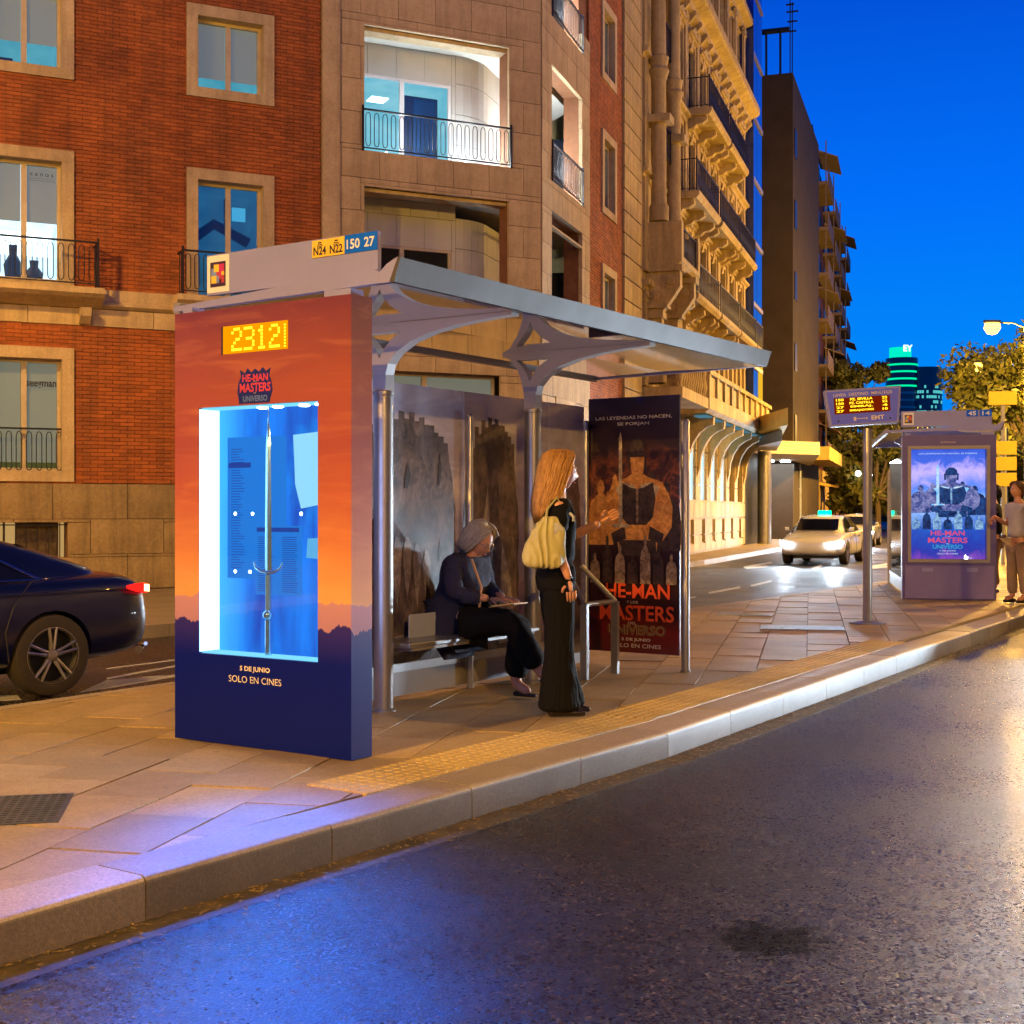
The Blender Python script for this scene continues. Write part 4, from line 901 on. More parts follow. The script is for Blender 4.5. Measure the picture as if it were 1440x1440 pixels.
def head(o, M, c, mat, hair, tilt=0, longh=True):
    """Head facing +x around centre c; face features and hair."""
    H = M @ T(*c) @ Matrix.Rotation(tilt, 4, 'Y')
    bm = bmesh.new(); bmesh.ops.create_uvsphere(bm, u_segments=28, v_segments=20, radius=1)
    for v in bm.verts:
        x, y, z = v.co
        sx, sy, sz = .098, .074, .118
        if z < 0: sy *= 1 - .38*(-z)**1.3; sx *= 1 - .16*(-z)
        nx = x*sx; 
        if x > 0: nx *= .93 + .03*math.cos(z*3)
        if x > .6 and abs(y) < .22:                                   # nose
            k = max(0, 1-abs(y)/.22) * max(0, 1-abs(z+.18)/.26); nx += .026*k
        if x > .5 and abs(abs(y)-.36) < .22: nx -= .010*max(0, 1-abs(z-.08)/.16)   # eye sockets
        if x > .5 and abs(y) < .35: nx += .006*max(0, 1-abs(z+.52)/.10); nx += .010*max(0, 1-abs(z+.85)/.2)
        v.co = (nx, y*sy, z*sz)
    me = bpy.data.meshes.new('head'); bm.to_mesh(me); bm.free(); me.materials.append(mat); me.polygons.foreach_set('use_smooth', [True]*len(me.polygons))
    hd = put('head', me, o, H)
    for s in (-1, 1):
        MB().lathe([(.0,-.008),(.006,-.0055),(.0082,0),(.006,.0055),(.0,.008)], (.0755,s*.028,.010), 10).build('eye', m_eye, hd, H, smooth='all')
        MB().lathe([(.0,0),(.005,.0),(.005,.002),(0,.002)], (.0825,s*.028,.010), 8, 'x').build('pupil', m_black, hd, H)
        MB().loft([[(-.005+.02*math.cos(a)*k, s*(.072+.008*j), -.005+.03*math.sin(a)*k) for a in [q*math.pi/5 for q in range(10)]] for j, k in ((0,.7),(1,1),(1.6,.8))]).build('ear', mat, hd, H, smooth=True)
        MB().tube([(.086,s*.014,.033),(.088,s*.028,.038),(.080,s*.044,.034)], .0035, 5).build('eyebrow', hair, hd, H)
    MB().tube([(.082,-.020,-.062),(.0915,0,-.060),(.082,.020,-.062)], .0045, 6).build('mouth', m_lips, hd, H, smooth=True)
    return H
def hairm(o, H, mat, rings, n=18):
    r = []
    for (cx, cz, rx, ry, ang0) in rings:
        r.append([(cx + rx*math.cos(a), ry*math.sin(a)*(1+.03*math.sin(a*7+cz*40)), cz) for a in [ang0 + (2*math.pi-2*ang0)*k/n for k in range(n+1)]])
    m = MB().loft(r, closed=False, cap=False)
    ob = m.build('hair', mat, o, H, smooth='all'); so = ob.modifiers.new('t', 'SOLIDIFY'); so.thickness = .03; so.offset = -.8; ob.modifiers.new('s', 'SUBSURF').levels = 1
    rn = random.Random(len(rings)); sm_ = MB(); N = len(rings)
    for k in range(340):
        u = rn.random(); st_ = rn.randint(0, 2); en = N-1-(rn.random() < .4); amp = rn.uniform(-.002,.010); ph = rn.uniform(0,6); pth = []
        for i in range(st_, en+1):
            cx, cz, rx, ry, a0 = rings[i]; a = a0+.0 + (2*math.pi-2*a0)*min(1, max(0, u + .012*math.sin(i*1.3+ph)))
            pth.append((cx+(rx+amp+.003)*math.cos(a), (ry+amp+.003)*math.sin(a), cz + (rn.uniform(-.02,.01) if i == en else 0)))
        sm_.tube(pth, [.0035]*(len(pth)-1)+[.0012], 4)
    sm_.build('hair_strands', mat, o, H, smooth='all', kind='stuff')
    return ob
# standing woman (faces +x)
pp = G(783, 1004)
wm = thing('person', 'standing woman in black flared trousers with long blond hair and a yellow shoulder bag', 'person', FR(pp.x, pp.y, PZ, R(6)), group='people waiting at the near shelter')
WMx = MW[wm.name]
V = [(0,0,.94,.085,.10),(0,0,1.08,.085,.11),(.0,0,1.22,.115,.145),(0,0,1.36,.095,.15),(.005,0,1.44,.055,.06),(.012,0,1.50,.048,.05),(.02,0,1.56,.05,.05),
     (0,-.165,1.37,.055),(-.03,-.205,1.12,.040),(.055,-.20,.90,.026),(0,.165,1.37,.055),(.12,.215,1.17,.040),(.31,.12,1.27,.026),
     (0,-.08,.85,.06),(.01,-.09,.48,.045),(-.02,-.09,.10,.04),(.12,-.09,.04,.035),(0,.08,.85,.06),(.02,.09,.48,.045),(.04,.09,.10,.04),(.18,.09,.04,.035)]
E = [(0,1),(1,2),(2,3),(3,4),(4,5),(5,6),(3,7),(7,8),(8,9),(3,10),(10,11),(11,12),(0,13),(13,14),(14,15),(15,16),(0,17),(17,18),(18,19),(19,20)]
skin('body', V, E, m_skin, wm, WMx)
skin('top', [(0,0,.98,.13,.165),(0,0,1.10,.12,.15),(0,0,1.24,.14,.165),(0,0,1.37,.115,.16),(.005,0,1.425,.07,.08),(0,-.165,1.375,.068),(-.018,-.195,1.20,.062),(0,.165,1.375,.068),(.075,.205,1.245,.060)], [(0,1),(1,2),(2,3),(3,4),(3,5),(5,6),(3,7),(7,8)], m_blkc, wm, WMx, sub=3); wrinkle(COL.objects[-1], .007, (14,14,9))
tr = MB()
def ring(cx, cy, z, rx, ry, n=18, w=0): return [(cx + rx*math.cos(a)*(1+w*math.sin(a*5)), cy + ry*math.sin(a)*(1+w*math.cos(a*4)), z) for a in [2*math.pi*k/n for k in range(n)]]
tr.loft([ring(0,0,1.02,.112,.142), ring(-.01,0,.95,.128,.162), ring(-.01,0,.86,.130,.165), ring(0,0,.80,.11,.15)])
for s, dx in ((-1,-.02),(1,.04)):
    tr.loft([ring(0,s*.078,.88,.115,.085), ring(.005,s*.083,.70,.098,.078), ring(.01+dx*.3,s*.088,.48,.085,.07), ring(.01+dx*.6,s*.09,.28,.105,.08,w=.03), ring(dx+.02,s*.092,.10,.135,.095,w=.06), ring(dx+.025,s*.092,.035,.145,.10,w=.07)])
tro = tr.build('trousers', m_blkc, wm, WMx, smooth='all'); wrinkle(tro, .007, (16,16,3.2), sub=3)
for s, dx in ((-1,-.02),(1,.04)):
    skin('shoe', [(dx-.06,s*.09,.035,.032),(dx+.05,s*.09,.04,.038,.036),(dx+.15,s*.09,.028,.036,.024),(dx+.20,s*.09,.022,.022,.016)], [(0,1),(1,2),(2,3)], m_shoe, wm, WMx)
HW = head(wm, WMx, (.035,0,1.60), m_skin, m_blond, R(4))
hairm(wm, HW, m_blond, [(-.005,.152,.012,.012,.2),(-.010,.144,.068,.058,.5),(-.018,.108,.108,.094,.7),(-.028,.05,.118,.108,.9),(-.035,-.02,.122,.112,1.0),(-.048,-.10,.122,.118,1.1),(-.066,-.19,.115,.125,1.2),(-.08,-.27,.095,.12,1.35),(-.09,-.33,.06,.09,1.5)])
hand(wm, WMx, (.055,-.20,.90), (.15,0,-1), 1, m_skin, .7, n=Vector((0,1,0)))
hand(wm, WMx, (.31,.12,1.27), (.75,-.2,.45), 1, m_skin, .8, n=Vector((0,-1,0)))
# patterned patch on the back/side of the shirt
MB().loft([[(-.045+.055*math.cos(a)*k, -.255-.012*(1-k), 1.215+.055*math.sin(a)*k) for a in [q*math.pi/7 for q in range(14)]] for k in (1,.2)]).build('shirt_print', m_patch, wm, WMx)
MB().tube([(.05,-.232,1.335),(.075,-.235,1.31),(.075,-.235,1.28)], .010, 6).build('shirt_print', m_patch, wm, WMx, smooth=True)
MB().tube([(.048,-.172,.925),(.048,-.20,.937),(.06,-.228,.925),(.075,-.20,.915),(.048,-.172,.925)], .004, 6).build('bracelet', m_black, wm, WMx)
bg_ = thing('shoulder_bag', 'slouchy pale yellow bag hanging from the shoulder of the standing woman', 'bag', WMx @ T(-.09,-.235,0))
wrinkle(MB().loft([ring(-.01,0,.985,.08,.03), ring(-.02,0,1.0,.125,.045), ring(-.025,0,1.04,.142,.052), ring(-.015,0,1.12,.130,.046), ring(.0,0,1.20,.115,.034), ring(.015,0,1.27,.075,.022), ring(.02,0,1.31,.04,.014)]).build('bag_body', m_bag, bg_, smooth='all'), .012, (12,12,5), 3, sub=3)
MB().tube([(-.02,0,1.26),(.0,.03,1.36),(.07,.07,1.435),(.10,.04,1.36),(.06,0,1.26)], .009, 6).build('strap', m_bag, bg_, smooth=True)
# seated woman
st = thing('person', 'seated grey haired woman in dark clothes reading on the shelter bench', 'person', SM @ T(-1.02, 2.44, 0), group='people waiting at the near shelter')
SX = MW[st.name]
V = [(0,0,.545,.10,.12),(-.01,0,.68,.10,.12),(.03,0,.84,.13,.165),(.07,0,.97,.105,.16),(.10,0,1.03,.055,.055),(.13,0,1.075,.046,.046),(.16,0,1.10,.04,.04),
     (.07,-.17,.97,.058),(.09,-.20,.76,.045),(.31,-.09,.72,.027),(.07,.17,.97,.058),(.09,.20,.76,.045),(.31,.09,.72,.027),
     (.14,-.10,.53,.065),(.47,-.07,.57,.055),(.66,.03,.22,.045),(.74,.04,.14,.036),(.14,.10,.53,.065),(.45,.10,.52,.055),(.40,.11,.10,.045),(.53,.11,.04,.036)]
skin('body', V, E, m_skin, st, SX)
skin('coat', [(0,0,.55,.19,.20),(-.03,0,.68,.155,.18),(.01,0,.84,.15,.195),(.05,0,.97,.12,.18),(.09,0,1.02,.075,.08),(.06,-.175,.965,.075),(.08,-.21,.76,.065),(.26,-.11,.72,.05),(.06,.175,.965,.075),(.08,.21,.76,.065),(.26,.11,.72,.05),(-.06,0,.50,.17,.22)], [(0,1),(1,2),(2,3),(3,4),(3,5),(5,6),(6,7),(3,8),(8,9),(9,10),(0,11)], m_navy, st, SX, sub=3); wrinkle(COL.objects[-1], .010, (9,9,8), 2)
skin('trousers', [(.02,0,.545,.17,.19),(.16,-.10,.54,.115),(.48,-.07,.58,.09),(.60,0,.33,.10,.09),(.645,.03,.235,.095,.085),(.16,.10,.54,.115),(.46,.10,.53,.09),(.42,.11,.30,.09),(.41,.11,.13,.10)], [(0,1),(1,2),(2,3),(3,4),(0,5),(5,6),(6,7),(7,8)], m_blkc, st, SX, sub=3); wrinkle(COL.objects[-1], .008, (9,12,9), 5)
for q_ in ([(.66,.03,.16,.026),(.75,.04,.115,.032,.016),(.83,.045,.075,.03,.012)], [(.38,.11,.03,.03,.022),(.48,.11,.03,.034,.02),(.58,.11,.025,.03,.014)]): skin('sandal', q_, [(0,1),(1,2)], m_shoe, st, SX)
HS = head(st, SX, (.165,0,1.13), m_skin, m_greyh, R(34))
hairm(st, HS, m_greyh, [(-.005,.142,.012,.012,.2),(-.008,.135,.065,.055,.5),(-.01,.10,.102,.088,.7),(-.02,.05,.112,.10,.9),(-.025,-.02,.112,.103,1.0),(-.03,-.08,.10,.10,1.15),(-.035,-.115,.085,.085,1.3)])
gl_ = MB()
for s in (-1, 1): gl_.tube([(.094+.0*math.cos(a), s*.03+.02*math.cos(a), .010+.017*math.sin(a)) for a in [k*math.pi/6 for k in range(13)]], .0022, 5); gl_.tube([(.094,s*.05,.012),(.0,s*.078,.012)], .0022, 5)
gl_.build('glasses', m_chr, st, HS)
hand(st, SX, (.31,-.09,.72), (1,.25,-.05), 1, m_skin, .45); hand(st, SX, (.31,.09,.72), (1,-.25,-.05), -1, m_skin, .45)
MB().tube([(.16,-.10,1.0),(.26,-.12,.80),(.24,-.12,.66)], .010, 6).build('strap', pbr('tan_strap', (.5,.25,.08), None, 9, .6), st, SX, smooth=True)
tb = thing('tablet', 'thin orange lit tablet held in the lap of the seated woman', 'tablet', SX @ T(.40,0,.675) @ Matrix.Rotation(R(-8), 4, 'Y'))
MB().box(-.10,.12,-.09,.09,-.006,.004).build('tablet_case', pbr('orange_case', (.7,.30,.05), None, 9, .5), tb, bevel=.003)
MB().box(-.085,.105,-.078,.078,.0045,.006).build('tablet_screen', emis('tablet_glow', (1,.55,.2), .7), tb)
# two people at the far shelter
def bystander(M, lab, top, bottom, hair, arm=(.22,-.16,1.10)):
    o = thing('person', lab, 'person', M, group='people at the far shelter'); M_ = MW[o.name]
    V = [(0,0,.98,.07,.08),(0,0,1.12,.10,.12),(0,0,1.28,.125,.155),(0,0,1.42,.10,.16),(.005,0,1.50,.055,.06),(.012,0,1.56,.05,.05),(.02,0,1.60,.05,.05),(0,-.18,1.42,.058),(0,-.23,1.15,.042),(*arm,.028),(0,.18,1.42,.058),(-.02,.23,1.15,.042),(.06,.23,.92,.028),
     (0,-.08,.86,.06),(.03,-.10,.48,.05),(.02,-.10,.10,.042),(.16,-.10,.04,.036),(0,.08,.86,.06),(.0,.10,.48,.06),(-.04,.10,.10,.042),(.10,.10,.04,.036)]
    skin('body', V, E, m_skin, o, M_)
    skin('shirt', [(0,0,.93,.165,.19),(0,0,1.14,.125,.15),(0,0,1.29,.14,.17),(0,0,1.43,.11,.165),(.005,0,1.48,.07,.07),(0,-.185,1.425,.07),(0,-.225,1.24,.062),(0,.185,1.425,.07),(-.01,.225,1.24,.062)], [(0,1),(1,2),(2,3),(3,4),(3,5),(5,6),(3,7),(7,8)], top, o, M_)
    skin('trousers', [(0,0,.98,.15,.175),(0,-.09,.86,.125),(.03,-.10,.48,.082),(.02,-.10,.12,.075),(0,.09,.86,.125),(0,.10,.48,.082),(-.04,.10,.12,.075)], [(0,1),(1,2),(2,3),(0,4),(4,5),(5,6)], bottom, o, M_)
    for s, dx in ((-1,.02),(1,-.04)): skin('shoe', [(dx-.06,s*.10,.035,.032),(dx+.05,s*.10,.04,.038),(dx+.17,s*.10,.026,.034,.022)], [(0,1),(1,2)], m_shoe, o, M_)
    Hh = head(o, M_, (.03,0,1.655), m_skin, hair, R(3))
    hairm(o, Hh, hair, [(-.005,.142,.012,.012,.2),(-.008,.135,.065,.055,.5),(-.012,.10,.102,.088,.75),(-.02,.05,.108,.095,1.1),(-.03,-.02,.105,.09,1.35),(-.035,-.07,.09,.075,1.5)])
    hand(o, M_, arm, (.5,0,-.8), 1, m_skin, .6, n=Vector((0,1,0))); hand(o, M_, (.06,.23,.92), (.1,0,-1), -1, m_skin, .6, n=Vector((0,-1,0)))
b1 = G(1432, 846); bystander(FR(b1.x, b1.y, PZ, R(200)), 'person in pale shirt and tan trousers cut off by the right edge', pbr('pale_cloth', (.55,.52,.5), None, 5, .8), pbr('tan_cloth', (.32,.22,.14), None, 5, .85), pbr('brown_hair', (.10,.05,.03), None, 20, .6), (.30,-.18,1.28))
b2 = G(1405, 838); bystander(FR(8.0, 22.3, PZ, R(150)), 'person in dark top standing behind the lit cabinet of the far shelter', m_blkc, pbr('brown_cloth', (.16,.09,.06), None, 5, .85), pbr('dark_hair', (.02,.015,.012), None, 20, .6))
# ---------------------------------------------------------------- buildings
AA = math.atan2(.429, .903); FA = FR(-6.07, 23.9, 0, AA)
AC = math.atan2(.952, .307); FC = FR(.573, 27.06, 0, AC)
XF = 7.357
brick_b = thing('brick_building', 'red brick building with pale stone trim, lit windows and a stone corner with loggias', 'building', FA)
room_c = {}
def roommat(name, c, s, c2=None, grad=True):
    t = NT(name); co = t.co('Object'); n = t.noise(t.map(co, (1,1,2)), 1.3, 3, .5); c2 = c2 or tuple(x*.45 for x in c)
    e = t.n('Emission'); t.l(t.mix(t.ramp(n, ((.35,(0,0,0)),(.65,(1,1,1)))), c, c2), e.inputs[0]); e.inputs[1].default_value = s; t.l(e.outputs[0], t.out.inputs[0]); return t.m
m_rm_cy = roommat('room_cyan', (.22,.80,.85), .75, (.12,.62,.72)); m_rm_lt = roommat('room_pale_cyan', (.42,.92,.95), 1.0, (.22,.75,.82)); m_rm_bl = roommat('room_blue', (.05,.30,.50), .55, (.03,.20,.38)); m_rm_wh = roommat('room_white', (.75,.95,1), 2.6, (.5,.75,.85)); m_rm_dk = pbr('room_dark', (.006,.01,.03), None, 2, .3)
m_rm_yl = roommat('room_yellow', (.42,.40,.08), .32, (.30,.28,.05)); m_strip = emis('ceiling_panel', (.8,1,1), 6)
def window(root, M, x0, x1, z0, z1, room, blind=0.0, bx=.2, ys=.0, depth=.22, mull=1, door=False, frame=None, sur=True, curtain=None, roomd=1.2, ceil=False):
    """outer trim x0..x1; recessed frame with panes, blind and the room behind."""
    X0, X1, Z0, Z1 = (x0+bx, x1-bx, z0+bx*.9, z1-bx) if sur else (x0, x1, z0, z1)
    if sur:
        s = MB()
        for a, b, c, d in ((x0, x1, z1-bx, z1), (x0, x1, z0, Z0), (x0, X0, Z0, z1-bx), (X1, x1, Z0, z1-bx)): s.box(a+.001, b-.001, ys-.045, ys+.30, c+.001, d-.001)
        f0 = s.build('stone_surround', m_stone, root, M)
    fr = MB(); fw_ = .055
    yy = ys + depth
    n = mull + 1; step = (X1-X0)/n
    for a, b, c, d in ((X0, X1, Z1-fw_, Z1), (X0, X1, Z0, Z0+fw_), (X0, X0+fw_, Z0+fw_, Z1-fw_), (X1-fw_, X1, Z0+fw_, Z1-fw_)): fr.box(a, b, yy-.03, yy+.03, c, d)
    for k in range(1, n): fr.box(X0+k*step-.045, X0+k*step+.045, yy-.035, yy+.03, Z0+fw_, Z1-fw_)
    w = fr.build('window', frame or m_frame, root, M)
    for k in range(n): MB().box(X0+k*step+.05, X0+(k+1)*step-.05, yy-.006, yy+.006, Z0+fw_, Z1-fw_).build('pane', m_glass, w, M)
    if blind:
        for k in range(n): MB().box(X0+k*step+.05, X0+(k+1)*step-.05, yy+.04, yy+.05, Z1-(Z1-Z0)*blind, Z1-.04).build('blind', m_blind, w, M)
    rmx = MB(); a, b, c, d, y0, y1 = X0-.02, X1+.02, Z0-.02, Z1+.02, yy+.06, yy+roomd
    rmx.box(a-.3, b+.3, y1, y1+.03, c-.1, d+.1)
    rmx.box(a-.03, a, y0, y1, c, d); rmx.box(b, b+.03, y0, y1, c, d); rmx.box(a, b, y0, y1, d, d+.03); rmx.box(a, b, y0, y1, c-.03, c)
    rmx.build('room', room, w, M)
    return w, (X0, X1, Z0, Z1, yy)
# openings on the front facade (x0,x1,z0,z1)
hB = [(.28,1.875,8.94,10.60),(-3.24,-1.646,8.94,10.62),(.28,1.875,5.20,7.66),(-3.24,-1.646,5.28,7.71),(-3.24,-1.646,2.02,4.32),(.28,1.875,2.02,4.32),(-6.8,-5.2,5.28,7.7),(-6.8,-5.2,8.94,10.6),(-6.8,-5.2,2.0,4.3),
      (.28,1.875,12.2,13.9),(-3.24,-1.646,12.2,13.9)]
hS = [(-3.4,-1.75,.72,1.32),(.25,1.9,.72,1.32)]
hL = [(3.62,6.64,8.35,10.78),(3.62,6.64,5.0,7.72),(3.62,6.64,11.75,14.1)]
XW, XE, ZT = -9.0, XF, 15.5
back = MB()
rc = [(XW, XE, 0, ZT)]
for h in hB: rc = subtract(rc, (h[0]+.02, h[1]-.02, h[2]+.02, h[3]-.02))
for h in hS: rc = subtract(rc, h)
for h in hL + [(3.45, XF, 2.2, 4.2)]: rc = subtract(rc, h)
for a in rc: back.box(a[0], a[1], .055, .42, a[2], a[3])
back.build('wall_core', m_mortar, brick_b, FA)
# bricks
bz = [(XW, 2.78, 2.0, 4.72), (XW, 2.78, 5.36, ZT)]
bl = []
for z in bz: bl += tiles(z[0], z[1], z[2], min(z[3], 11.9), .25, .0667, [h for h in hB], gap=.008)
def seen(b):
    w = FA @ Vector(((b[0]+b[1])/2, 0, (b[2]+b[3])/2)); px = 720 + w.x/w.y*FPX; py = 718 - (w.z-1.5)/w.y*FPX
    vis = 0 <= px <= 452 and 0 <= py <= 700 and not (px > 243 and py > 425)
    return (not vis, abs(b[1]-b[0]-.242) > .004, w.length)
bl.sort(key=seen)
bmesh_ = MB().box(-.121,.121,-.0,.06,-.0293,.0293).mesh('brick', m_brick)
nI = 0; rb = MB()
for b in bl:
    if nI < 296 and abs(b[1]-b[0]-.242) < .004:
        cx, cz = (b[0]+b[1])/2, (b[2]+b[3])/2; put('brick', bmesh_, brick_b, FA @ T(cx, random.uniform(-.003,.003), cz)); nI += 1
    else:
        j = random.uniform(-.003,.003); rb.box(b[0], b[1], j, .06, b[2], b[3])
rb.build('brickwork', m_brick, brick_b, FA, kind='stuff')
MB().box(XW, 2.78, .0, .055, 11.9, ZT).build('upper_wall', m_brick, brick_b, FA)
# stone: plinth, belt, bay cladding
def stones(root, M, rects, mat, y0=-.03, y1=.055, name='stone_block', lim=999):
    rects = list(rects)
    for k, r in enumerate(rects):
        x, z = (r[0]+r[1])/2, (r[2]+r[3])/2; w, h = (r[1]-r[0])/2, (r[3]-r[2])/2
        MB().box(-w, w, y0+random.uniform(-.003,.003), y1, -h, h).build(name, mat, root, M @ T(x, 0, z))
stones(brick_b, FA, tiles(-4.5, 2.76, .16, 2.0, 1.25, .61, hS+hB, gap=.010), m_stone3)
MB().box(XW,-4.5,-.03,.055,.1,2.0).build('plinth', m_stone3, brick_b, FA)
stones(brick_b, FA, tiles(-4.5, 2.76, 4.72, 5.02, 1.05, .30, [], gap=.010), m_stone)
MB().prism_x([(-.03,5.03),(-.10,5.08),(-.10,5.13),(-.06,5.16),(-.06,5.36),(.055,5.36),(.055,5.03)], XW, 2.76).build('belt_course', m_stone, brick_b, FA)
stones(brick_b, FA, tiles(2.785, 7.35, .16, 4.72, .76, .62, [(3.45, 7.35, 2.2, 4.2)], gap=.010), m_stone)
stones(brick_b, FA, tiles(2.785, 7.35, 4.72, 12.2, .76, .62, hL, gap=.010), m_stone)
MB().box(2.785, 7.35, -.03, .055, 12.2, ZT).build('upper_wall', m_stone, brick_b, FA) if False else None
# pilaster strip edge
MB().box(2.79, 3.12, -.07, -.034, 4.72, 12.2).build('pilaster', m_stone, brick_b, FA)
# windows
w_specs = [(hB[0], m_rm_cy, .80, m_rm_cy), (hB[1], m_rm_cy, .66, None), (hB[2], m_rm_bl, 0, None), (hB[3], m_rm_wh, .50, None), (hB[4], m_rm_yl, .92, None), (hB[5], m_rm_yl, .9, None), (hB[6], m_rm_dk, .5, None), (hB[7], m_rm_dk, .5, None), (hB[8], m_rm_dk, .5, None), (hB[9], m_rm_dk, .6, None), (hB[10], m_rm_dk, .6, None)]
for h, rm_, bl_, _ in w_specs: window(brick_b, FA, *h, rm_, bl_, roomd=1.4)
# people-height clutter and a bright ceiling panel in the lit office
MB().box(-3.0,-1.9,1.0,1.1,6.05,6.45).build('ceiling_panel', m_strip, brick_b, FA)
for x, h_ in ((-3.0,.55),(-2.55,.7),(-2.2,.45)): MB().loft([ring(x,.95,5.5,.12,.06), ring(x,.95,5.5+h_*.5,.16,.06), ring(x,.95,5.5+h_*.75,.07,.05), ring(x,.95,5.5+h_,.08,.05)]).build('office_chair', m_dark, brick_b, FA)
def clutter(x0, x1, z0, z1, y, seed, M=FA):
    rn = random.Random(seed); mt = (m_dark, pbr('office_grey', (.10,.16,.18), None, 3, .6), pbr('office_pale', (.4,.6,.62), None, 3, .6))
    x = x0+.05
    while x < x1-.15:
        w = rn.uniform(.15,.4); h = rn.uniform(.15,.55)*(z1-z0)*.55; MB().box(x, min(x+w, x1), y, y+.3, z0, z0+h).build('cabinet', mt[rn.randrange(3)], brick_b, M); x += w+rn.uniform(.02,.3)
    for k in range(2): MB().box(x0+.1+k*(x1-x0)*.5, x0+.1+k*(x1-x0)*.5+(x1-x0)*.33, y-.0, y+.35, z1-.10-.0, z1-.08).build('ceiling_light', m_strip, brick_b, M)
clutter(-3.0, -1.85, 9.12, 10.3, .9, 2); clutter(3.8, 4.9, 8.40, 10.1, 1.9, 3)
MB().tube([(.5,1.0,6.5),(1.0,1.0,6.9),(1.65,1.0,6.6)], .10, 10).tube([(1.25,1.05,6.75),(1.25,1.05,7.4)], .05, 8).build('ceiling_duct', m_rm_dk, brick_b, FA); MB().box(1.35,1.6,1.0,1.05,7.0,7.25).build('lit_panel', emis('lit_panel_blue', (.1,.6,.9), 1), brick_b, FA)
m_txts = pbr('window_lettering', (.02,.02,.02), None, 4, .6)
text(brick_b, FA, 'seegman', -2.16, 3.62, .50, .13, .205, m_txts, bold=.02); text(brick_b, FA, 'legal & audit', -2.12, 3.52, .36, .05, .205, m_blind) if False else None
text(brick_b, FA, 'c a n o s', -2.15, 7.28, .38, .05, .205, m_txts); MB().box(-2.36,-1.93,.2045,.205,7.20,7.204).box(-2.36,-1.95,.2045,.205,7.235,7.239).build('lettering_line', m_txts, brick_b, FA)
for h in hS:
    MB().box(h[0],h[1],.25,.3,h[2],h[3]).build('basement_window', pbr('curtain_brown', (.14,.10,.06), (.05,.035,.025), 14, .8), brick_b, FA)
    mw_ = bpy.data.materials.get('warm_glow') or emis('warm_glow', (1,.6,.2), .5)
    for a_, b_ in ((h[0]+.45,h[0]+.62),(h[0]+.66,h[0]+.83),(h[1]-.12,h[1]-.03)): MB().box(a_,b_,.235,.25,h[2],h[3]).build('lit_curtain', mw_, brick_b, FA)
    g_ = MB()
    for k in range(9): g_.box(h[0]+.09+k*.18-.008,h[0]+.09+k*.18+.008,.06,.076,h[2],h[3])
    g_.box(h[0],h[1],.058,.075,h[3]-.05,h[3]-.03).build('window_grille', m_iron, brick_b, FA)
# iron railings with individual bars
def railing(root, M, x0, x1, y, z0, h=.86, each=True, pitch=.15, depth=0):
    rl = MB(); rl.box(x0-.03, x1+.03, y-.022, y+.022, z0+h-.03, z0+h); rl.box(x0, x1, y-.014, y+.014, z0+.05, z0+.07)
    rl.box(x0-.035, x0+.0, y-.02, y+.02, z0, z0+h+.06); rl.box(x1, x1+.035, y-.02, y+.02, z0, z0+h+.06)
    if depth:
        for xx in (x0-.017, x1+.017): rl.box(xx-.014, xx+.014, y+.022, y+depth, z0+h-.03, z0+h); rl.box(xx-.01, xx+.01, y+.022, y+depth, z0+.05, z0+.07)
        for xx in (x0-.017, x1+.017):
            k = y+.14
            while k < y+depth: rl.box(xx-.008, xx+.008, k-.008, k+.008, z0+.07, z0+h-.03); k += .14
    r = rl.build('railing', m_iron, root, M)
    n = max(2, int((x1-x0)/pitch/2)*2); st = (x1-x0)/n
    bar = MB()
    # a pair of uprights joined by round arches top and bottom
    a = st*.5
    for s in (-1, 1): bar.tube([(s*a*.55,0,.16),(s*a*.55,0,h-.16)], .0085, 5)
    bar.tube([(s_*a*.55 if i in (0,6) else a*.55*math.cos(math.pi-math.pi*i/6), 0, h-.16+.085*math.sin(math.pi*i/6)) for i, s_ in zip(range(7), (-1,0,0,0,0,0,1))], .0085, 5)
    bar.tube([(a*.55*math.cos(math.pi+math.pi*i/6), 0, .16+.075*math.sin(math.pi+math.pi*i/6)) for i in range(7)], .0085, 5)
    bm_ = bar.mesh('bar', m_iron)
    if each:
        for k in range(n): put('bar', bm_, r, M @ T(x0+(k+.5)*st, y, z0+.01))
    else:
        bb = MB()
        for k in range(n):
            cx = x0+(k+.5)*st; bb.box(cx-.012, cx+.012, y-.01, y+.01, z0+.07, z0+h-.03)
            bb.box(cx-.05,cx-.03,y-.006,y+.006,z0+.3,z0+.55); bb.box(cx+.03,cx+.05,y-.006,y+.006,z0+.2,z0+.45)
        bb.build('bar', m_iron, r, M, kind='stuff')
    return r
# balconies of the brick part
for x0, x1 in ((-3.34,-1.32),(.15,2.0)):
    MB().prism_x([(-.48,5.22),(-.48,5.32),(.05,5.32),(.05,5.02),(-.1,5.02),(-.40,5.16)], x0-.12, x1+.12).build('balcony_slab', m_stone, brick_b, FA)
    for xx in (x0+.05, x1-.25): MB().prism_x([(-.11,5.02),(-.32,5.0),(-.26,4.86),(-.12,4.74),(-.031,4.74),(-.031,5.02)], xx, xx+.18).build('corbel', m_stone, brick_b, FA)
    railing(brick_b, FA, x0, x1, -.42, 5.33, .78, depth=.42)
railing(brick_b, FA, -3.1, -1.80, .07, 2.12, .82)
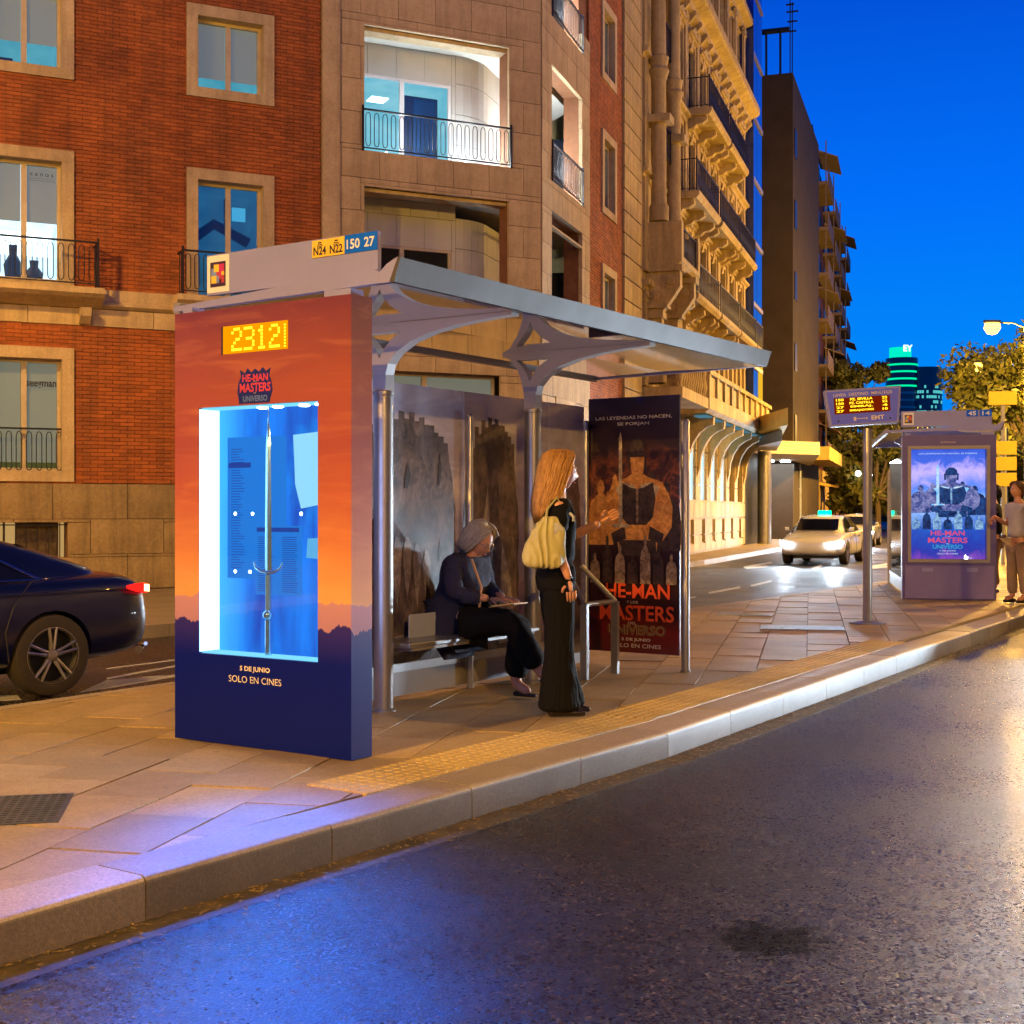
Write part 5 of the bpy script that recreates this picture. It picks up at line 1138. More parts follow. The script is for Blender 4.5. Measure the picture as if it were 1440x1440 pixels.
# loggias
m_logw = pbr('loggia_stone', (.62,.61,.56), (.52,.51,.46), 1.3, .7, bump=.15, bscale=20)
def loggia(z0, z1, lit, fl):
    zc = z1
    MB().prism_z([(3.3,.425),(7.0,.425),(9.8,3.4),(9.8,5),(3.3,5)], z0-.16, z0).build('loggia_floor', m_stone, brick_b, FA)
    MB().prism_z([(3.3,.425),(7.0,.425),(9.8,3.4),(9.8,5),(3.3,5)], zc+.001, zc+.15).build('loggia_ceiling', m_logw, brick_b, FA)
    # back wall with window, curving away on the right; built from stone panels
    yb = 1.0
    wx0, wx1, wz0, wz1 = 3.70, 5.82, z0+.03, z0+1.80
    MB().box(3.3, 3.61, .425, yb, z0, zc).build('loggia_pier', m_logw, brick_b, FA)
    for (a, b, c, d) in ((3.44, 5.92, wz1, zc), (5.83, 5.92, z0, wz1), (3.44, 3.69, z0, wz1)):
        for t_ in tiles(a, b, c, d, .60, .62, gap=.008): MB().box(t_[0], t_[1], yb, yb+.1, t_[2], t_[3]).build('wall_panel', m_logw, brick_b, FA)
    n = 5; th = AC - AA; arc = [(5.925 + 1.2*math.sin(k*th/n), yb + 1.2 - 1.2*math.cos(k*th/n)) for k in range(n+1)]
    ex, ey_ = arc[-1]
    for q in range(1, 6): arc.append((ex + math.cos(th)*.62*q, ey_ + math.sin(th)*.62*q))
    for k in range(len(arc)-1):
        (xa, ya), (xb, yb2) = arc[k], arc[k+1]; dd = Vector((xb-xa, yb2-ya, 0)); dd.normalize(); nx, ny = -dd.y*.1, dd.x*.1; xb -= dd.x*.006; yb2 -= dd.y*.006
        for zz0 in (z0, z0+.62, z0+1.24, z0+1.86):
            zz1 = min(zz0+.612, zc)
            if zz1 > zz0+.05: MB().prism_z([(xa, ya), (xb, yb2), (xb+nx, yb2+ny), (xa+nx, ya+ny)], zz0+.004, zz1).build('wall_panel', m_logw, brick_b, FA)
    # window
    window(brick_b, FA @ T(0, yb-.17, 0), wx0, wx1, wz0, wz1, m_rm_lt if lit else m_rm_dk, 0, sur=False, depth=.2, mull=1, roomd=2.2, frame=m_white if lit else m_frame)
    if lit:
        MB().box(5.15, 5.62, yb+.35, yb+.41, z0+.06, z0+1.55).build('inner_door', pbr('blue_door', (.01,.07,.17), None, 3, .15), brick_b, FA)
        MB().box(4.98, 5.70, yb+.42, yb+.45, z0+.06, z0+1.62).build('door_frame', pbr('door_frame_blue', (.01,.03,.08), None, 3, .3), brick_b, FA)
        MB().lathe([(.05,0),(.06,.03),(.04,.05)], (6.15,.75,z0+.01), 12).build('floor_lamp', m_spotw, brick_b, FA)
        light('loggia_light', 'POINT', FA @ Vector((6.15,.72,z0+.22)), 170, (.72,.88,1.0), brick_b, size=.06)
        light('loggia_light', 'POINT', FA @ Vector((4.6,.6,z0+.4)), 110, (.8,.92,1.0), brick_b, size=.04); light('loggia_light', 'POINT', FA @ Vector((8.15,1.9,z0+.5)), 420, (.85,.94,1.0), brick_b, size=.05)
    railing(brick_b, FA, 3.60, 6.66, -.05, z0-.02, .80, pitch=.165)
    # inner lintel steps
    MB().box(3.62, 6.64, -.035, .05, z1-.05, z1-.002).box(3.62, 6.64, .10, .42, z1-.12, z1-.051).build('lintel', m_stone, brick_b, FA)
loggia(8.35, 10.78, True, 3); loggia(5.0, 7.72, False, 2); loggia(11.75, 14.0, True, 4)
# ground floor shop window under the stone corner
window(brick_b, FA, 3.45, XF-.9, 2.2, 4.2, m_rm_dk, .95, sur=False, depth=.3, mull=1)
stones(brick_b, FA, tiles(XF-.9, 7.35, 2.2, 4.2, .76, .62, gap=.01), m_stone)
# street side of the stone corner
hC = [(.72,3.15,8.35,10.78),(.72,3.15,5.0,7.72),(.72,3.15,11.75,14.1),(1.0,2.6,2.3,3.9)]
stones(brick_b, FC, tiles(.03, 3.85, .16, 12.2, .76, .62, hC, gap=.010), m_stone)
cc = MB(); rc = [(.06, 9.26, 0, ZT)]
for h in hC: rc = subtract(rc, h)
hW = [(5.0,6.45,8.6,10.6),(5.0,6.45,5.3,7.4),(5.0,6.45,2.2,4.0),(5.0,6.45,11.8,13.7),(5.0,6.45,15,17)]
for h in hW: rc = subtract(rc, (h[0]+.02,h[1]-.02,h[2]+.02,h[3]-.02))
for a in rc: cc.box(a[0], a[1], .056, .40, a[2], a[3])
cc.build('wall_core', m_mortar, brick_b, FC)
rbs = MB()
for b in tiles(3.86, 7.18, 2.0, 14.5, .25, .0667, hW, gap=.009): rbs.box(b[0], b[1], random.uniform(-.003,.003), .06, b[2], b[3])
rbs.build('side_brickwork', m_brick, brick_b, FC, kind='stuff')
for h in hW[:4]: window(brick_b, FC, *h, m_rm_yl if h[2] < 5 else m_rm_dk, .7, depth=.15)
for z0 in (8.35, 5.0, 11.75): railing(brick_b, FC, .74, 3.12, -.05, z0-.02, .80, pitch=.17)
for z0 in (8.35, 5.0, 11.75): MB().box(.72,3.15,-.035,.05,z0+2.38,z0+2.428).build('lintel', m_stone, brick_b, FC)
window(brick_b, FC, 1.0, 2.6, 2.3, 3.9, m_rm_dk, .5, depth=.2)
stones(brick_b, FC, [(a[0], a[1], a[2], a[3]) for a in tiles(7.2, 9.24, .16, 19, 2.2, .56, gap=.03, stagger=False)], m_stone2, y0=-.06)
MB().box(-9, XF+.0, .43, 9, ZT-.2, ZT).build('roof', m_stone3, brick_b, FA) if False else None
cbk = MB().prism_z([(-9,4.5),(-9,12),(14,12),(8.5,5.0)], 0, ZT); cbk.build('rear_block', m_mortar, brick_b, FA)

# ---- carved classical building
cl = thing('classical_building', 'ornate carved stone building with iron balconies, brackets and heavy cornices', 'building', FC)
m_cw = pbr('window_dark_wood', (.05,.04,.03), (.03,.03,.035), 2, .25)
Xa, Xb = 9.26, 28.6
bays = [11.35, 14.6, 16.7, 18.8, 20.9, 23.0, 25.1, 27.2]
floors = [(4.9,2.15),(7.95,2.2),(11.0,2.2),(14.1,2.1),(18.2,2.0)]
holes = []
for i, b in enumerate(bays):
    for j, (z, h) in enumerate(floors):
        if j == 0 and i >= 1: holes.append((b-.42, b+.42, 5.1, 7.2))
        elif j > 0: holes.append((b-.56, b+.56, z+.12, z+.12+h))
    holes.append((b-.62, b+.62, 1.9, 4.2)); holes.append((b-.25, b+.25, .5, 1.25))
rc = [(Xa+.01, Xb, 0, 17.3)]; rc2 = [(Xa+.01, Xb, 17.3, 21.2)]
for h in holes: rc = subtract(rc, h); rc2 = subtract(rc2, h)
wall = MB()
for a in rc: wall.box(a[0], a[1], 0, .5, a[2], a[3])
for a in rc2: wall.box(a[0], a[1], .15, .6, a[2], a[3])
wall.box(Xa+.01, Xb, 1.0, 9, 0, 21); wall.box(Xb-.4, Xb, .5, 9, 0, 21)
wall.build('wall', m_stone2, cl)
for h in holes:
    mid = (h[0]+h[1])/2; lit = 1.8 < h[2] < 2.0 and 15.5 < mid < 24
    yf = .02 if lit else .10; yf += .15*(h[2] > 17); fr = MB(); fr.box(h[0],h[0]+.06,yf,yf+.05,h[2],h[3]); fr.box(h[1]-.06,h[1],yf,yf+.05,h[2],h[3]); fr.box(h[0]+.06,h[1]-.06,yf,yf+.05,h[3]-.07,h[3]); fr.box(mid-.035,mid+.035,yf,yf+.05,h[2],h[3]-.07)
    w_ = fr.build('window', m_cw if not lit else m_white, cl)
    MB().box(h[0],h[1],yf+.052,yf+.07,h[2],h[3]).build('pane', emis('shop_glow_%d' % 0, (.35,.8,1.0), 2.2) if lit and not bpy.data.materials.get('shop_glow_0') else (bpy.data.materials['shop_glow_0'] if lit else m_rm_dk if (hash(h) % 3) else m_cw), w_)
# surrounds, sills and pediments
for i, b in enumerate(bays):
    for j, (z, h) in enumerate(floors[1:], 1):
        y = .15 if j == 4 else 0
        s = MB(); z0 = z+.12; zt = z0+h
        s.box(b-.66,b-.562,y-.05,y-.002,z0,zt+.1); s.box(b+.562,b+.66,y-.05,y-.002,z0,zt+.1); s.box(b-.66,b+.66,y-.06,y-.002,zt+.101,zt+.24); s.box(b-.72,b+.72,y-.13,y-.002,zt+.241,zt+.33)
        s.build('window_surround', m_stone2, cl)
        MB().prism_x([(y-.02,zt-.10),(y-.06,zt),(y-.10,zt+.24),(y-.02,zt+.24)], b-.12, b+.12).build('keystone', m_stone2, cl)
        if j in (1, 3): MB().prism_y([(b-.68,zt+.331),(b+.68,zt+.331),(b,zt+.62)], y-.18, y-.002).build('pediment', m_stone2, cl)
# pilasters with capitals
pil = [9.75] + [12.9] + [(bays[i]+bays[i+1])/2 for i in range(1, len(bays)-1)] + [28.35]
for x in pil:
    for z0, z1 in ((4.9,7.6),(8.0,17.1),(17.8,20.9)):
        p = MB().box(x-.19,x+.19,-.08,-.001,z0+.3,z1-.45); p.box(x-.25,x+.25,-.11,-.001,z0,z0+.299); p.box(x-.26,x+.26,-.12,-.001,z1-.12,z1)
        p.prism_x([(-.001,z1-.44),(-.08,z1-.44),(-.12,z1-.13),(-.001,z1-.13)], x-.22, x+.22)
        for k in range(3): p.lathe([(.0,-.03),(.05,-.02),(.055,.02),(.0,.05)], (x-.13+k*.13,-.11,z1-.28), 8)
        p.build('pilaster', m_stone2, cl)
# rustication joints on the lower walls
for t_ in tiles(Xa+.05, Xb-.02, .2, 4.6, 1.1, .55, [(h[0]-.02,h[1]+.02,h[2]-.02,h[3]+.02) for h in holes if h[2] < 4.5], gap=.035): MB().box(t_[0], t_[1], -.06, -.0005, t_[2], t_[3]).build('stone_block', m_stone2, cl)
# cornices
def cornice(z, d, h, x0=Xa+.02, x1=Xb+.25, y=0, nm='cornice'):
    MB().prism_x([(y-.002,z),(y-d*.35,z+h*.12),(y-d*.45,z+h*.4),(y-d*.9,z+h*.55),(y-d,z+h*.65),(y-d,z+h),(y-.002,z+h)], x0, x1).build(nm, m_stone2, cl)
cornice(17.1, .62, .7); cornice(20.9, .5, .5, y=.15); cornice(7.42, .25, .3); cornice(10.5,.2,.22); cornice(13.7,.2,.22)
x = Xa+.4
while x < Xb: MB().prism_x([(-.002,16.75),(-.12,16.9),(-.32,17.10),(-.32,17.2),(-.002,17.38)], x, x+.16).build('cornice_bracket', m_stone2, cl); x += 1.05
MB().box(Xa, Xb, .3, 9, 21.0, 23.6).build('mansard', pbr('slate_dark', (.03,.03,.035), None, 2, .6), cl)
# balconies on upper floors
def balcony(x0, x1, z, d=.85, stone=False):
    MB().prism_x([(-.002,z-.22),(-d*.9,z-.22),(-d,z-.12),(-d,z),(-.002,z)], x0, x1).build('balcony_slab', m_stone2, cl)
    x = x0+.1; n = max(2, round((x1-x0)/1.45)); 
    for k in range(n):
        xx = x0+.12+(x1-x0-.48)*k/(n-1)
        MB().prism_x([(-.002,z-.221),(-d*.78,z-.221),(-d*.80,z-.36),(-d*.62,z-.46),(-d*.42,z-.48),(-d*.30,z-.58),(-.002,z-.64)], xx, xx+.26).build('bracket', m_stone2, cl)
    if stone:
        MB().box(x0,x0+.3,-d,-.002,z,z+.95).build('parapet', m_stone2, cl); MB().box(x1-.3,x1,-d,-.002,z,z+.95).build('parapet', m_stone2, cl)
        railing(cl, FC, x0+.33, x1-.33, -d+.08, z+.02, .85, each=False, pitch=.16)
    else: railing(cl, FC, x0+.05, x1-.05, -d+.08, z+.01, .95, each=False, pitch=.16, depth=d-.1)
balcony(9.9, 12.75, 8.4, 1.0, True)
balcony(13.4, 17.6, 7.95); balcony(17.9, 22.0, 7.95); balcony(22.3, 26.2, 7.95); balcony(26.5,28.5,7.95)
balcony(13.5, 17.5, 11.0); balcony(17.9, 22.1, 11.0); balcony(22.3, 26.3, 11.0)
balcony(15.7, 19.7, 14.1); balcony(20.0, 24.0, 14.1)
for x in (10.1, 12.2): 
    MB().lathe([(.26,8.5),(.26,8.9),(.20,9.0),(.19,12.3),(.28,12.6),(.22,12.7),(.27,12.95),(.19,13.0),(.17,16.0),(.30,16.5),(.30,16.7)], (x,-.34,.9), 14).build('column', m_stone2, cl, smooth=True)
    MB().box(x-.3,x+.3,-.7,-.002,12.05,12.25).build('column_block', m_stone2, cl)
    MB().prism_x([(-.002,5.0),(-.45,5.0),(-.45,6.9),(-.75,7.3),(-.95,7.6),(-.95,8.17),(-.002,8.17)], x-.16, x+.16).build('console', m_stone2, cl)
    for a_ in ((.50,6.75,6.92),(.50,5.0,5.3),(1.02,8.0,8.17),(.62,7.02,7.10)): MB().box(x-.25,x+.25,-a_[0],-.002,a_[1],a_[2]).build('moulding', m_stone2, cl)
    for (yy_, zz_, r_) in ((-.70,7.74,.20),(-.33,7.35,.15),(-.30,6.4,.13)): MB().lathe([(r_*.2,x-.25),(r_*.55,x-.24),(r_*.6,x-.19),(r_,x-.2),(r_,x+.2),(r_*.6,x+.2)], (0,yy_,zz_), 14, 'x').build('scroll', m_stone2, cl, smooth=True)
    MB().box(x-.19,x+.19,-.36,-.30,5.4,6.1).build('moulding', m_stone2, cl)
railing(cl, FC, 10.45, 11.9, -.3, 14.3, .9, each=False); railing(cl, FC, 10.45,11.9,-.3,11.4,.9,each=False)
# terrace over the ground floor with balusters
TX0, TX1, TD = 14.4, 29.4, 1.0
MB().prism_x([(-.002,4.45),(-TD*.85,4.5),(-TD,4.62),(-TD,4.85),(-.002,4.85)], TX0, TX1).build('terrace_slab', m_stone2, cl)
MB().box(TX0, TX1, -TD, -TD+.25, 4.851, 5.02).build('parapet_base', m_stone2, cl); MB().box(TX0, TX1, -TD-.03, -TD+.28, 5.66, 5.80).build('parapet_cap', m_stone2, cl)
x = TX0
while x < TX1: MB().box(x, x+.32, -TD, -TD+.25, 5.021, 5.659).build('parapet_pier', m_stone2, cl); MB().box(x+.5,x+1.35,-TD+.06,-TD+.2,5.06,5.62).build('parapet_panel', m_stone2, cl); x += 1.5
MB().box(9.5, 13.6, -1.1, -.002, 4.55, 4.85).box(9.5,13.6,-1.1,-.9,5.65,5.8).build('balcony_slab', m_stone2, cl)
for k in range(12): MB().lathe([(.07,4.85),(.05,4.95),(.10,5.15),(.05,5.4),(.07,5.65)], (9.7+k*.34,-1.0,0), 8).build('baluster', m_stone2, cl, smooth=True)
x = 15.45
while x < TX1-.2:
    a = [(-.062,4.44),(-TD*.95,4.44),(-TD*.93,4.2)] + [(-.30-(TD*.62)*math.cos(t_*math.pi/12), 3.2+1.0*math.sin(t_*math.pi/12)-.0) for t_ in (1,2,3,4,5)] + [(-.30,3.3),(-.25,2.5),(-.062,2.3)]
    MB().prism_x([(-.062,4.44),(-TD*.95,4.44),(-TD*.93,4.2),(-TD*.72,4.12),(-TD*.5,3.95),(-TD*.3,3.65),(-TD*.18,3.3),(-TD*.14,2.9),(-.062,2.6)], x, x+.30).build('arch_bracket', m_stone2, cl); x += 2.1
MB().box(TX0+.2,TX1-.2,-.9,-.5,4.40,4.44).build('soffit_light', emis('soffit_blue', (.3,.75,1), .25), cl)
light('shop_light', 'AREA', FC @ Vector((20.5,-.8,4.3)), 12, (.6,.85,1), cl, size=8, size_y=.5)
# roof furniture lamp for the facade: a small floodlight below
# ---- blue glass office block
gb = thing('glass_building', 'narrow blue glass office block reflecting the evening sky beside the carved facade', 'building', FC @ T(29.1,0,0))
m_bg = pbr('blue_glass_panel', (.03,.07,.42), (.02,.05,.30), .6, .08, metal=.6, spec=1)
MB().box(0,5.2,.12,8,0,40).build('core', m_dark, gb)
for k in range(13):
    for j in range(3): MB().box(.05+j*1.72,1.70+j*1.72,.0,.115,5.2+k*2.65,7.6+k*2.65).build('glass_panel', m_bg, gb)
    MB().box(0,5.2,-.05,.11,4.95+k*2.65,5.12+k*2.65).build('spandrel', m_grey, gb)
MB().box(4.0,5.2,-.03,.115,5.2,9.0).build('lit_stair', emis('amber_stair', (1,.55,.03), .9), gb)
gb2 = MB().box(-.12,.0,-.35,.3,4.9,40).build('edge_fin', m_bg, gb)
# shop under it: canopies, round column, grey lit wall
sh = thing('corner_shop', 'corner shop with white lit grey wall, round column and flat pale canopy', 'shop', FR(12.0, 62, 0, R(72)))
SHM = MW[sh.name]
def W2(px, py, D, name, mb, mat, parent, **kw): return mb.build(name, mat, parent, T(*P(px, py, D)), **kw)
def slab(px0, px1, py0, py1, D, depth, name, mat, parent, **kw):
    a, b = P(px0, py1, D), P(px1, py0, D)
    return MB().box(a.x, b.x, D, D+depth, a.z, b.z).build(name, mat, parent, Matrix.Identity(4), **kw)
m_canw = pbr('canopy_pale', (.55,.48,.38), None, 2, .6); m_cany = pbr('canopy_ochre', (.60,.42,.10), (.5,.34,.08), 2, .7)
def quadprism(pts, z0, z1): return MB().prism_z(pts, z0, z1)
def at(px, D): return ((px-720)/FPX*D, D)
quadprism([at(1062,52), at(1108,47), at(1096,58), at(1062,58)], 4.55, 5.15).build('canopy', m_cany, sh, Matrix.Identity(4))
quadprism([at(1066,53), at(1100,49), at(1092,57), at(1066,57)], 4.1, 4.5).build('canopy_soffit', m_grey, sh, Matrix.Identity(4))
quadprism([at(1060,58), at(1153,60), at(1140,74), at(1060,74)], 4.05, 4.62).build('canopy', m_canw, sh, Matrix.Identity(4), label='long pale flat canopy')
MB().lathe([(.30,.15),(.30,4.1)], (*at(1075,57.5),0), 18).build('column', m_steel, sh, Matrix.Identity(4), smooth=True)
t_ = NT('shop_wall'); co_ = t_.co('Object'); s_ = t_.n('SeparateXYZ'); t_.l(co_, s_.inputs[0]); e_ = t_.bsdf((.32,.38,.44), .4)
slab(1050,1127,632,735,70,.4,'lit_wall',t_.m,sh)
for k in range(9): slab(1062,1126,690+k*3.2,691.6+k*3.2,69.9,.05,'shutter_slat',m_grey,sh)
slab(1062,1124,685,687,69.85,.05,'light_strip',emis('shop_strip',(.8,.9,1),8),sh); slab(1088,1112,708,712,69.85,.05,'light_strip',emis('warm_strip',(1,.7,.4),3),sh)
for k, px in enumerate((1070,1085,1101,1108)): MB().lathe([(.05,0),(.14,-.04),(.1,-.1)], (*at(px,66),4.04), 10).build('spot_lamp', m_spotw, sh, Matrix.Identity(4))
light('shop_light', 'AREA', (at(1095,66)[0],66,3.9), 380, (.75,.87,1), sh, size=3, size_y=3)
# ---- dark brick towers behind
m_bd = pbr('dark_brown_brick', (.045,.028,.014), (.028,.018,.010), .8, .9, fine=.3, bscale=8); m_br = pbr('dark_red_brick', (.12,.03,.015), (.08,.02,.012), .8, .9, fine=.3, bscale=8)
tA = thing('brown_tower', 'tall blank dark brown brick tower with a rooftop pergola and aerials', 'building', FR(*at(1115,67),0,R(72)))
TM = MW[tA.name]
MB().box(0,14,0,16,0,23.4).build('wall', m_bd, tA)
MB().box(-.02,0,1.5,2.0,4,20).build('drain_pipe', m_dark, tA)
pg = MB()
for k in range(5): pg.box(.2,.35,.6+k*.7,.7+k*.7,23.4,25.6 - .0)
pg.box(.1,.5,.2,3.8,25.6,25.75).build('pergola', m_dark, tA)
for x, z in ((0.6,28.5),(1.6,27.5)): 
    an = MB().tube([(x,.2,23.4),(x,.2,z)], .03, 5); an.box(x-.06,x+.06,-.1,.5,z-.5,z-.45); an.box(x-.06,x+.06,-.05,.45,z-1,z-.95); an.box(x-.06,x+.06,0,.4,z-1.5,z-1.45); an.build('aerial', m_dark, tA)
for k in range(5): MB().box(.6,1.5,-.05,0,5+k*3.6,6.4+k*3.6).build('window', m_dark, tA)
tB = thing('red_tower', 'dark red brick apartment tower with projecting balconies and awnings', 'building', FR(*at(1141,86),0,R(73.5)))
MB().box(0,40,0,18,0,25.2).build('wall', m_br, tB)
MB().box(-.3,1,-.1,2.5,25.2,26.2).build('roof_hut', m_dark, tB)
MB().box(-.02,0,0,.9,4,24).build('pale_strip', m_stone, tB) if False else None
m_tb = pbr('balcony_render', (.24,.17,.11), (.15,.11,.08), 1, .8); m_aw = pbr('awning_cloth', (.30,.22,.16), None, 3, .9)
for k in range(7):
    z = 5.0+k*3.0
    for j in range(4):
        x0 = 2.5+j*9.2
        MB().box(x0,x0+6.5,-.9,-.001,z,z+.22).build('balcony_slab', m_tb, tB); MB().box(x0,x0+6.5,-.92,-.86,z+.22,z+1.1).build('parapet', m_tb, tB); MB().box(x0+.1,x0+.16,-.8,-.72,z+.22,z+2.9).build('awning_pole', m_tb, tB)
        MB().box(x0+.8,x0+2.6,-.03,-.001,z+.22,z+2.3).box(x0+3.4,x0+5.4,-.03,-.001,z+.22,z+2.3).build('window', m_dark, tB)
        if (k+j) % 3 == 0: MB().prism_x([(-.05,z+2.5),(-1.5,z+1.9),(-1.5,z+1.85),(-.05,z+2.4)], x0+.5, x0+5.5).build('awning', m_aw, tB)
    MB().box(.0,1.6,-.12,-.001,z,z+2.4).build('pale_panel', m_stone3, tB)
lowb = thing('low_yellow_building', 'low ochre building with narrow windows under the red tower balconies', 'building', FR(*at(1127,72),0,R(73)))
MB().box(0,22,0,6,0,4.2).build('wall', m_cany, lowb)
for k in range(6): MB().box(2+k*2.9,3.1+k*2.9,-.03,0,1.3,3.3).box(1.85+k*2.9,3.25+k*2.9,-.10,0,3.32,3.45).build('window', m_stone3, lowb); MB().box(2.15+k*2.9,2.95+k*2.9,-.05,-.031,1.4,3.2).build('pane', m_dark, lowb)
MB().prism_x([(0,3.4),(-1.2,3.1),(-1.2,3.0),(0,3.2)], 13, 17).build('awning', m_cany, lowb)
MB().box(-2,9,-1.6,1,4.21,4.9).build('terrace', m_cany, lowb)
# ---- pillared garden wall
gw = thing('garden_wall', 'long brick garden wall of tall lit pillars with iron bars between', 'wall', FR(*at(1176,98),0,R(74)))
m_pil = pbr('pillar_brick', (.42,.24,.14), (.3,.17,.1), 1, .9)
for k in range(18):
    MB().box(k*4.2,k*4.2+1.0,-.3,.3,0,4.0-.012*k).box(k*4.2-.1,k*4.2+1.1,-.4,.4,4.0,4.35).build('pillar', m_pil, gw)
    MB().box(k*4.2+1.0,k*4.2+4.2,-.12,.12,0,.9).build('low_wall', m_pil, gw)
    gg = MB()
    for q in range(8): gg.box(k*4.2+1.25+q*.38,k*4.2+1.31+q*.38,-.03,.03,.9,3.5)
    gg.box(k*4.2+1,k*4.2+4.2,-.025,.025,3.2,3.28).build('iron_bars', m_dark, gw, kind='stuff')
# ---- distant office tower
ey = thing('office_tower', 'distant round office tower with a green lit crown and cyan lit floors', 'building', T(*P(1268,718,520)) @ T(0,0,-1.5))
m_ey = pbr('tower_glass', (.035,.05,.09), (.02,.03,.06), .05, .3); m_eyg = emis('green_crown', (.0,.75,.50), 1.2); m_eyl = emis('tower_floor_cyan', (.12,.75,.75), .8); m_eyt = emis('sign_white_green', (.65,1,.85), 2)
S = 520/FPX
MB().lathe([(22*S,0),(22*S,(718-497)*S)], n=32).build('shaft', m_ey, ey, smooth=True)
MB().lathe([(15*S,(718-497)*S),(15*S,(718-482)*S)], (-2*S,0,0), 24).build('crown', m_eyg, ey, smooth=True)
text(ey, MW[ey.name], 'EY', 4*S, (718-494)*S+1.5, 13*S, 9*S, -16.5*S, m_eyt, bold=.04)
for k in range(16):
    z = (718-508-k*10)*S
    if k < 4: MB().lathe([(22.4*S,z),(22.4*S,z+.7)], n=32).build('light_band', emis('green_band', (.0,.7,.3), 1.4) if k == 0 else bpy.data.materials['green_band'], ey)
    else: MB().lathe([(22.3*S,z),(22.3*S,z+.8)], n=32).build('floor_band', m_grey, ey)
EYM = MW[ey.name]
MB().lathe([(26*S,0),(26*S,(718-510)*S)], (32*S,6*S,0), 36).build('wing', m_ey, ey, smooth=True)
rnd = random.Random(5)
for k in range(9):
    z = (718-540-k*7)*S; r = 26.2*S
    for q in range(26):
        a = math.pi + math.pi*q/26
        if rnd.random() < (.75 if k in (1,2,5,6) else .22): MB().prism_z([(32*S+r*math.cos(a),6*S+r*math.sin(a)),(32*S+r*math.cos(a+.10),6*S+r*math.sin(a+.10)),(32*S+(r-.3)*math.cos(a+.10),6*S+(r-.3)*math.sin(a+.10)),(32*S+(r-.3)*math.cos(a),6*S+(r-.3)*math.sin(a))], z, z+1.1).build('window', m_eyl, ey)
# ---- trees
m_leaf = None
def leafmat(name, c1, c2):
    t = NT(name); g = t.n('NewGeometry').outputs['Random Per Island']; col = t.mix(g, c1, c2); b = t.n('BsdfPrincipled'); t.l(col, b.inputs['Base Color']); b.inputs['Roughness'].default_value = .6
    tr = t.n('BsdfTranslucent'); t.l(col, tr.inputs[0]); m = t.n('MixShader'); m.inputs[0].default_value = .3; t.l(b.outputs[0], m.inputs[1]); t.l(tr.outputs[0], m.inputs[2]); t.l(m.outputs[0], t.out.inputs[0]); return t.m
m_leaf = leafmat('leaf_green', (.06,.075,.012), (.16,.15,.025)); m_bark = pbr('bark', (.10,.07,.045), None, 6, .9, bump=.5, bscale=12)
def tree(x, y, h, r, n, lab, seed, z0=.1, leaf=.22, low=.3):
    o = thing('tree', lab, 'tree', FR(x, y, z0), group='broadleaf trees at the end of the street')
    rn = random.Random(seed); tk = MB(); tk.tube([(0,0,0),(.1,.05,h*.2),(-.05,.1,h*.45),(.05,0,h*.75)], [r*.075,r*.06,r*.045,r*.02], 8)
    cl_ = []
    for k in range(16):
        a = rn.uniform(0,6.28); e = rn.uniform(-.1,1); L = r*rn.uniform(.5,.95); zc = h*low + (h*(1-low))*rn.uniform(.15,.9)
        q = Vector((math.cos(a)*L*math.sqrt(max(.15,1-((zc/h-.62)/.5)**2)), math.sin(a)*L*math.sqrt(max(.15,1-((zc/h-.62)/.5)**2)), zc)); cl_.append((q, r*rn.uniform(.28,.5)))
        tk.tube([(0,0,h*.35), (q.x*.5, q.y*.5, zc*.7+h*.1), tuple(q)], [r*.035,r*.022,.02], 5)
    cl_.append((Vector((0,0,h*.88)), r*.45)); tk.build('trunk', m_bark, o, smooth=True)
    v, f = [], []
    for k in range(n):
        c, cr_ = rn.choice(cl_); d = Vector((rn.gauss(0,1), rn.gauss(0,1), rn.gauss(0,.8))); d.normalize(); p = c + d*cr_*(rn.random()**.4)
        a = Vector((rn.gauss(0,1), rn.gauss(0,1), rn.gauss(0,1))).normalized(); b = a.cross(d + Vector((.01,0,.3))).normalized(); s = leaf*rn.uniform(.5,1.2); i = len(v)
        v += [tuple(p-a*s), tuple(p+b*s*.45), tuple(p+a*s), tuple(p-b*s*.45)]; f.append((i,i+1,i+2,i+3))
    me = bpy.data.meshes.new('crown'); me.from_pydata(v, [], f); me.materials.append(m_leaf); put('crown', me, o)
tree(25.2, 63, 9.6, 3.6, 16000, 'leafy tree lit yellow behind the brightest street lamp', 3)
tree(30, 77, 11, 4.6, 14000, 'tall yellow lit tree behind the middle street lamp', 4)
tree(23.5, 52, 8.5, 3.2, 6000, 'tree at the right edge over the yellow road signs', 6)
tree(43, 100, 12, 5, 6000, 'dark tree far right beyond the lit trees', 8, leaf=.3)
tree(24.6, 96, 12.6, 2.4, 7000, 'dark tree between the red tower and the info sign', 9, leaf=.28)
tree(22.8, 84, 6.6, 3.0, 7000, 'low dark tree behind the info sign pole', 12, leaf=.26, low=.12)
tree(34, 118, 7.8, 5, 7000, 'dark tree standing behind the garden wall pillars', 14, leaf=.32, low=.1)
tree(43, 122, 9, 5, 7000, 'dark round tree below the office tower right side', 15, leaf=.32, low=.1)
tree(48, 112, 10, 6, 5000, 'dark tree far behind the far shelter roof', 16, leaf=.3, low=.1)
# yellow direction boards behind the far shelter
ys_ = thing('direction_sign', 'stack of yellow direction boards on a post behind the far shelter', 'sign', FR(*at(1411,34),.1,R(-8)))
MB().box(-.04,.04,.03,.11,0,4.3).build('post', m_steel, ys_)
for z in (4.28, 3.02, 2.62, 2.22): MB().box(-.36,.32,-.02,.02,z-.17,z+.17).build('board', m_yel, ys_, bevel=.008)
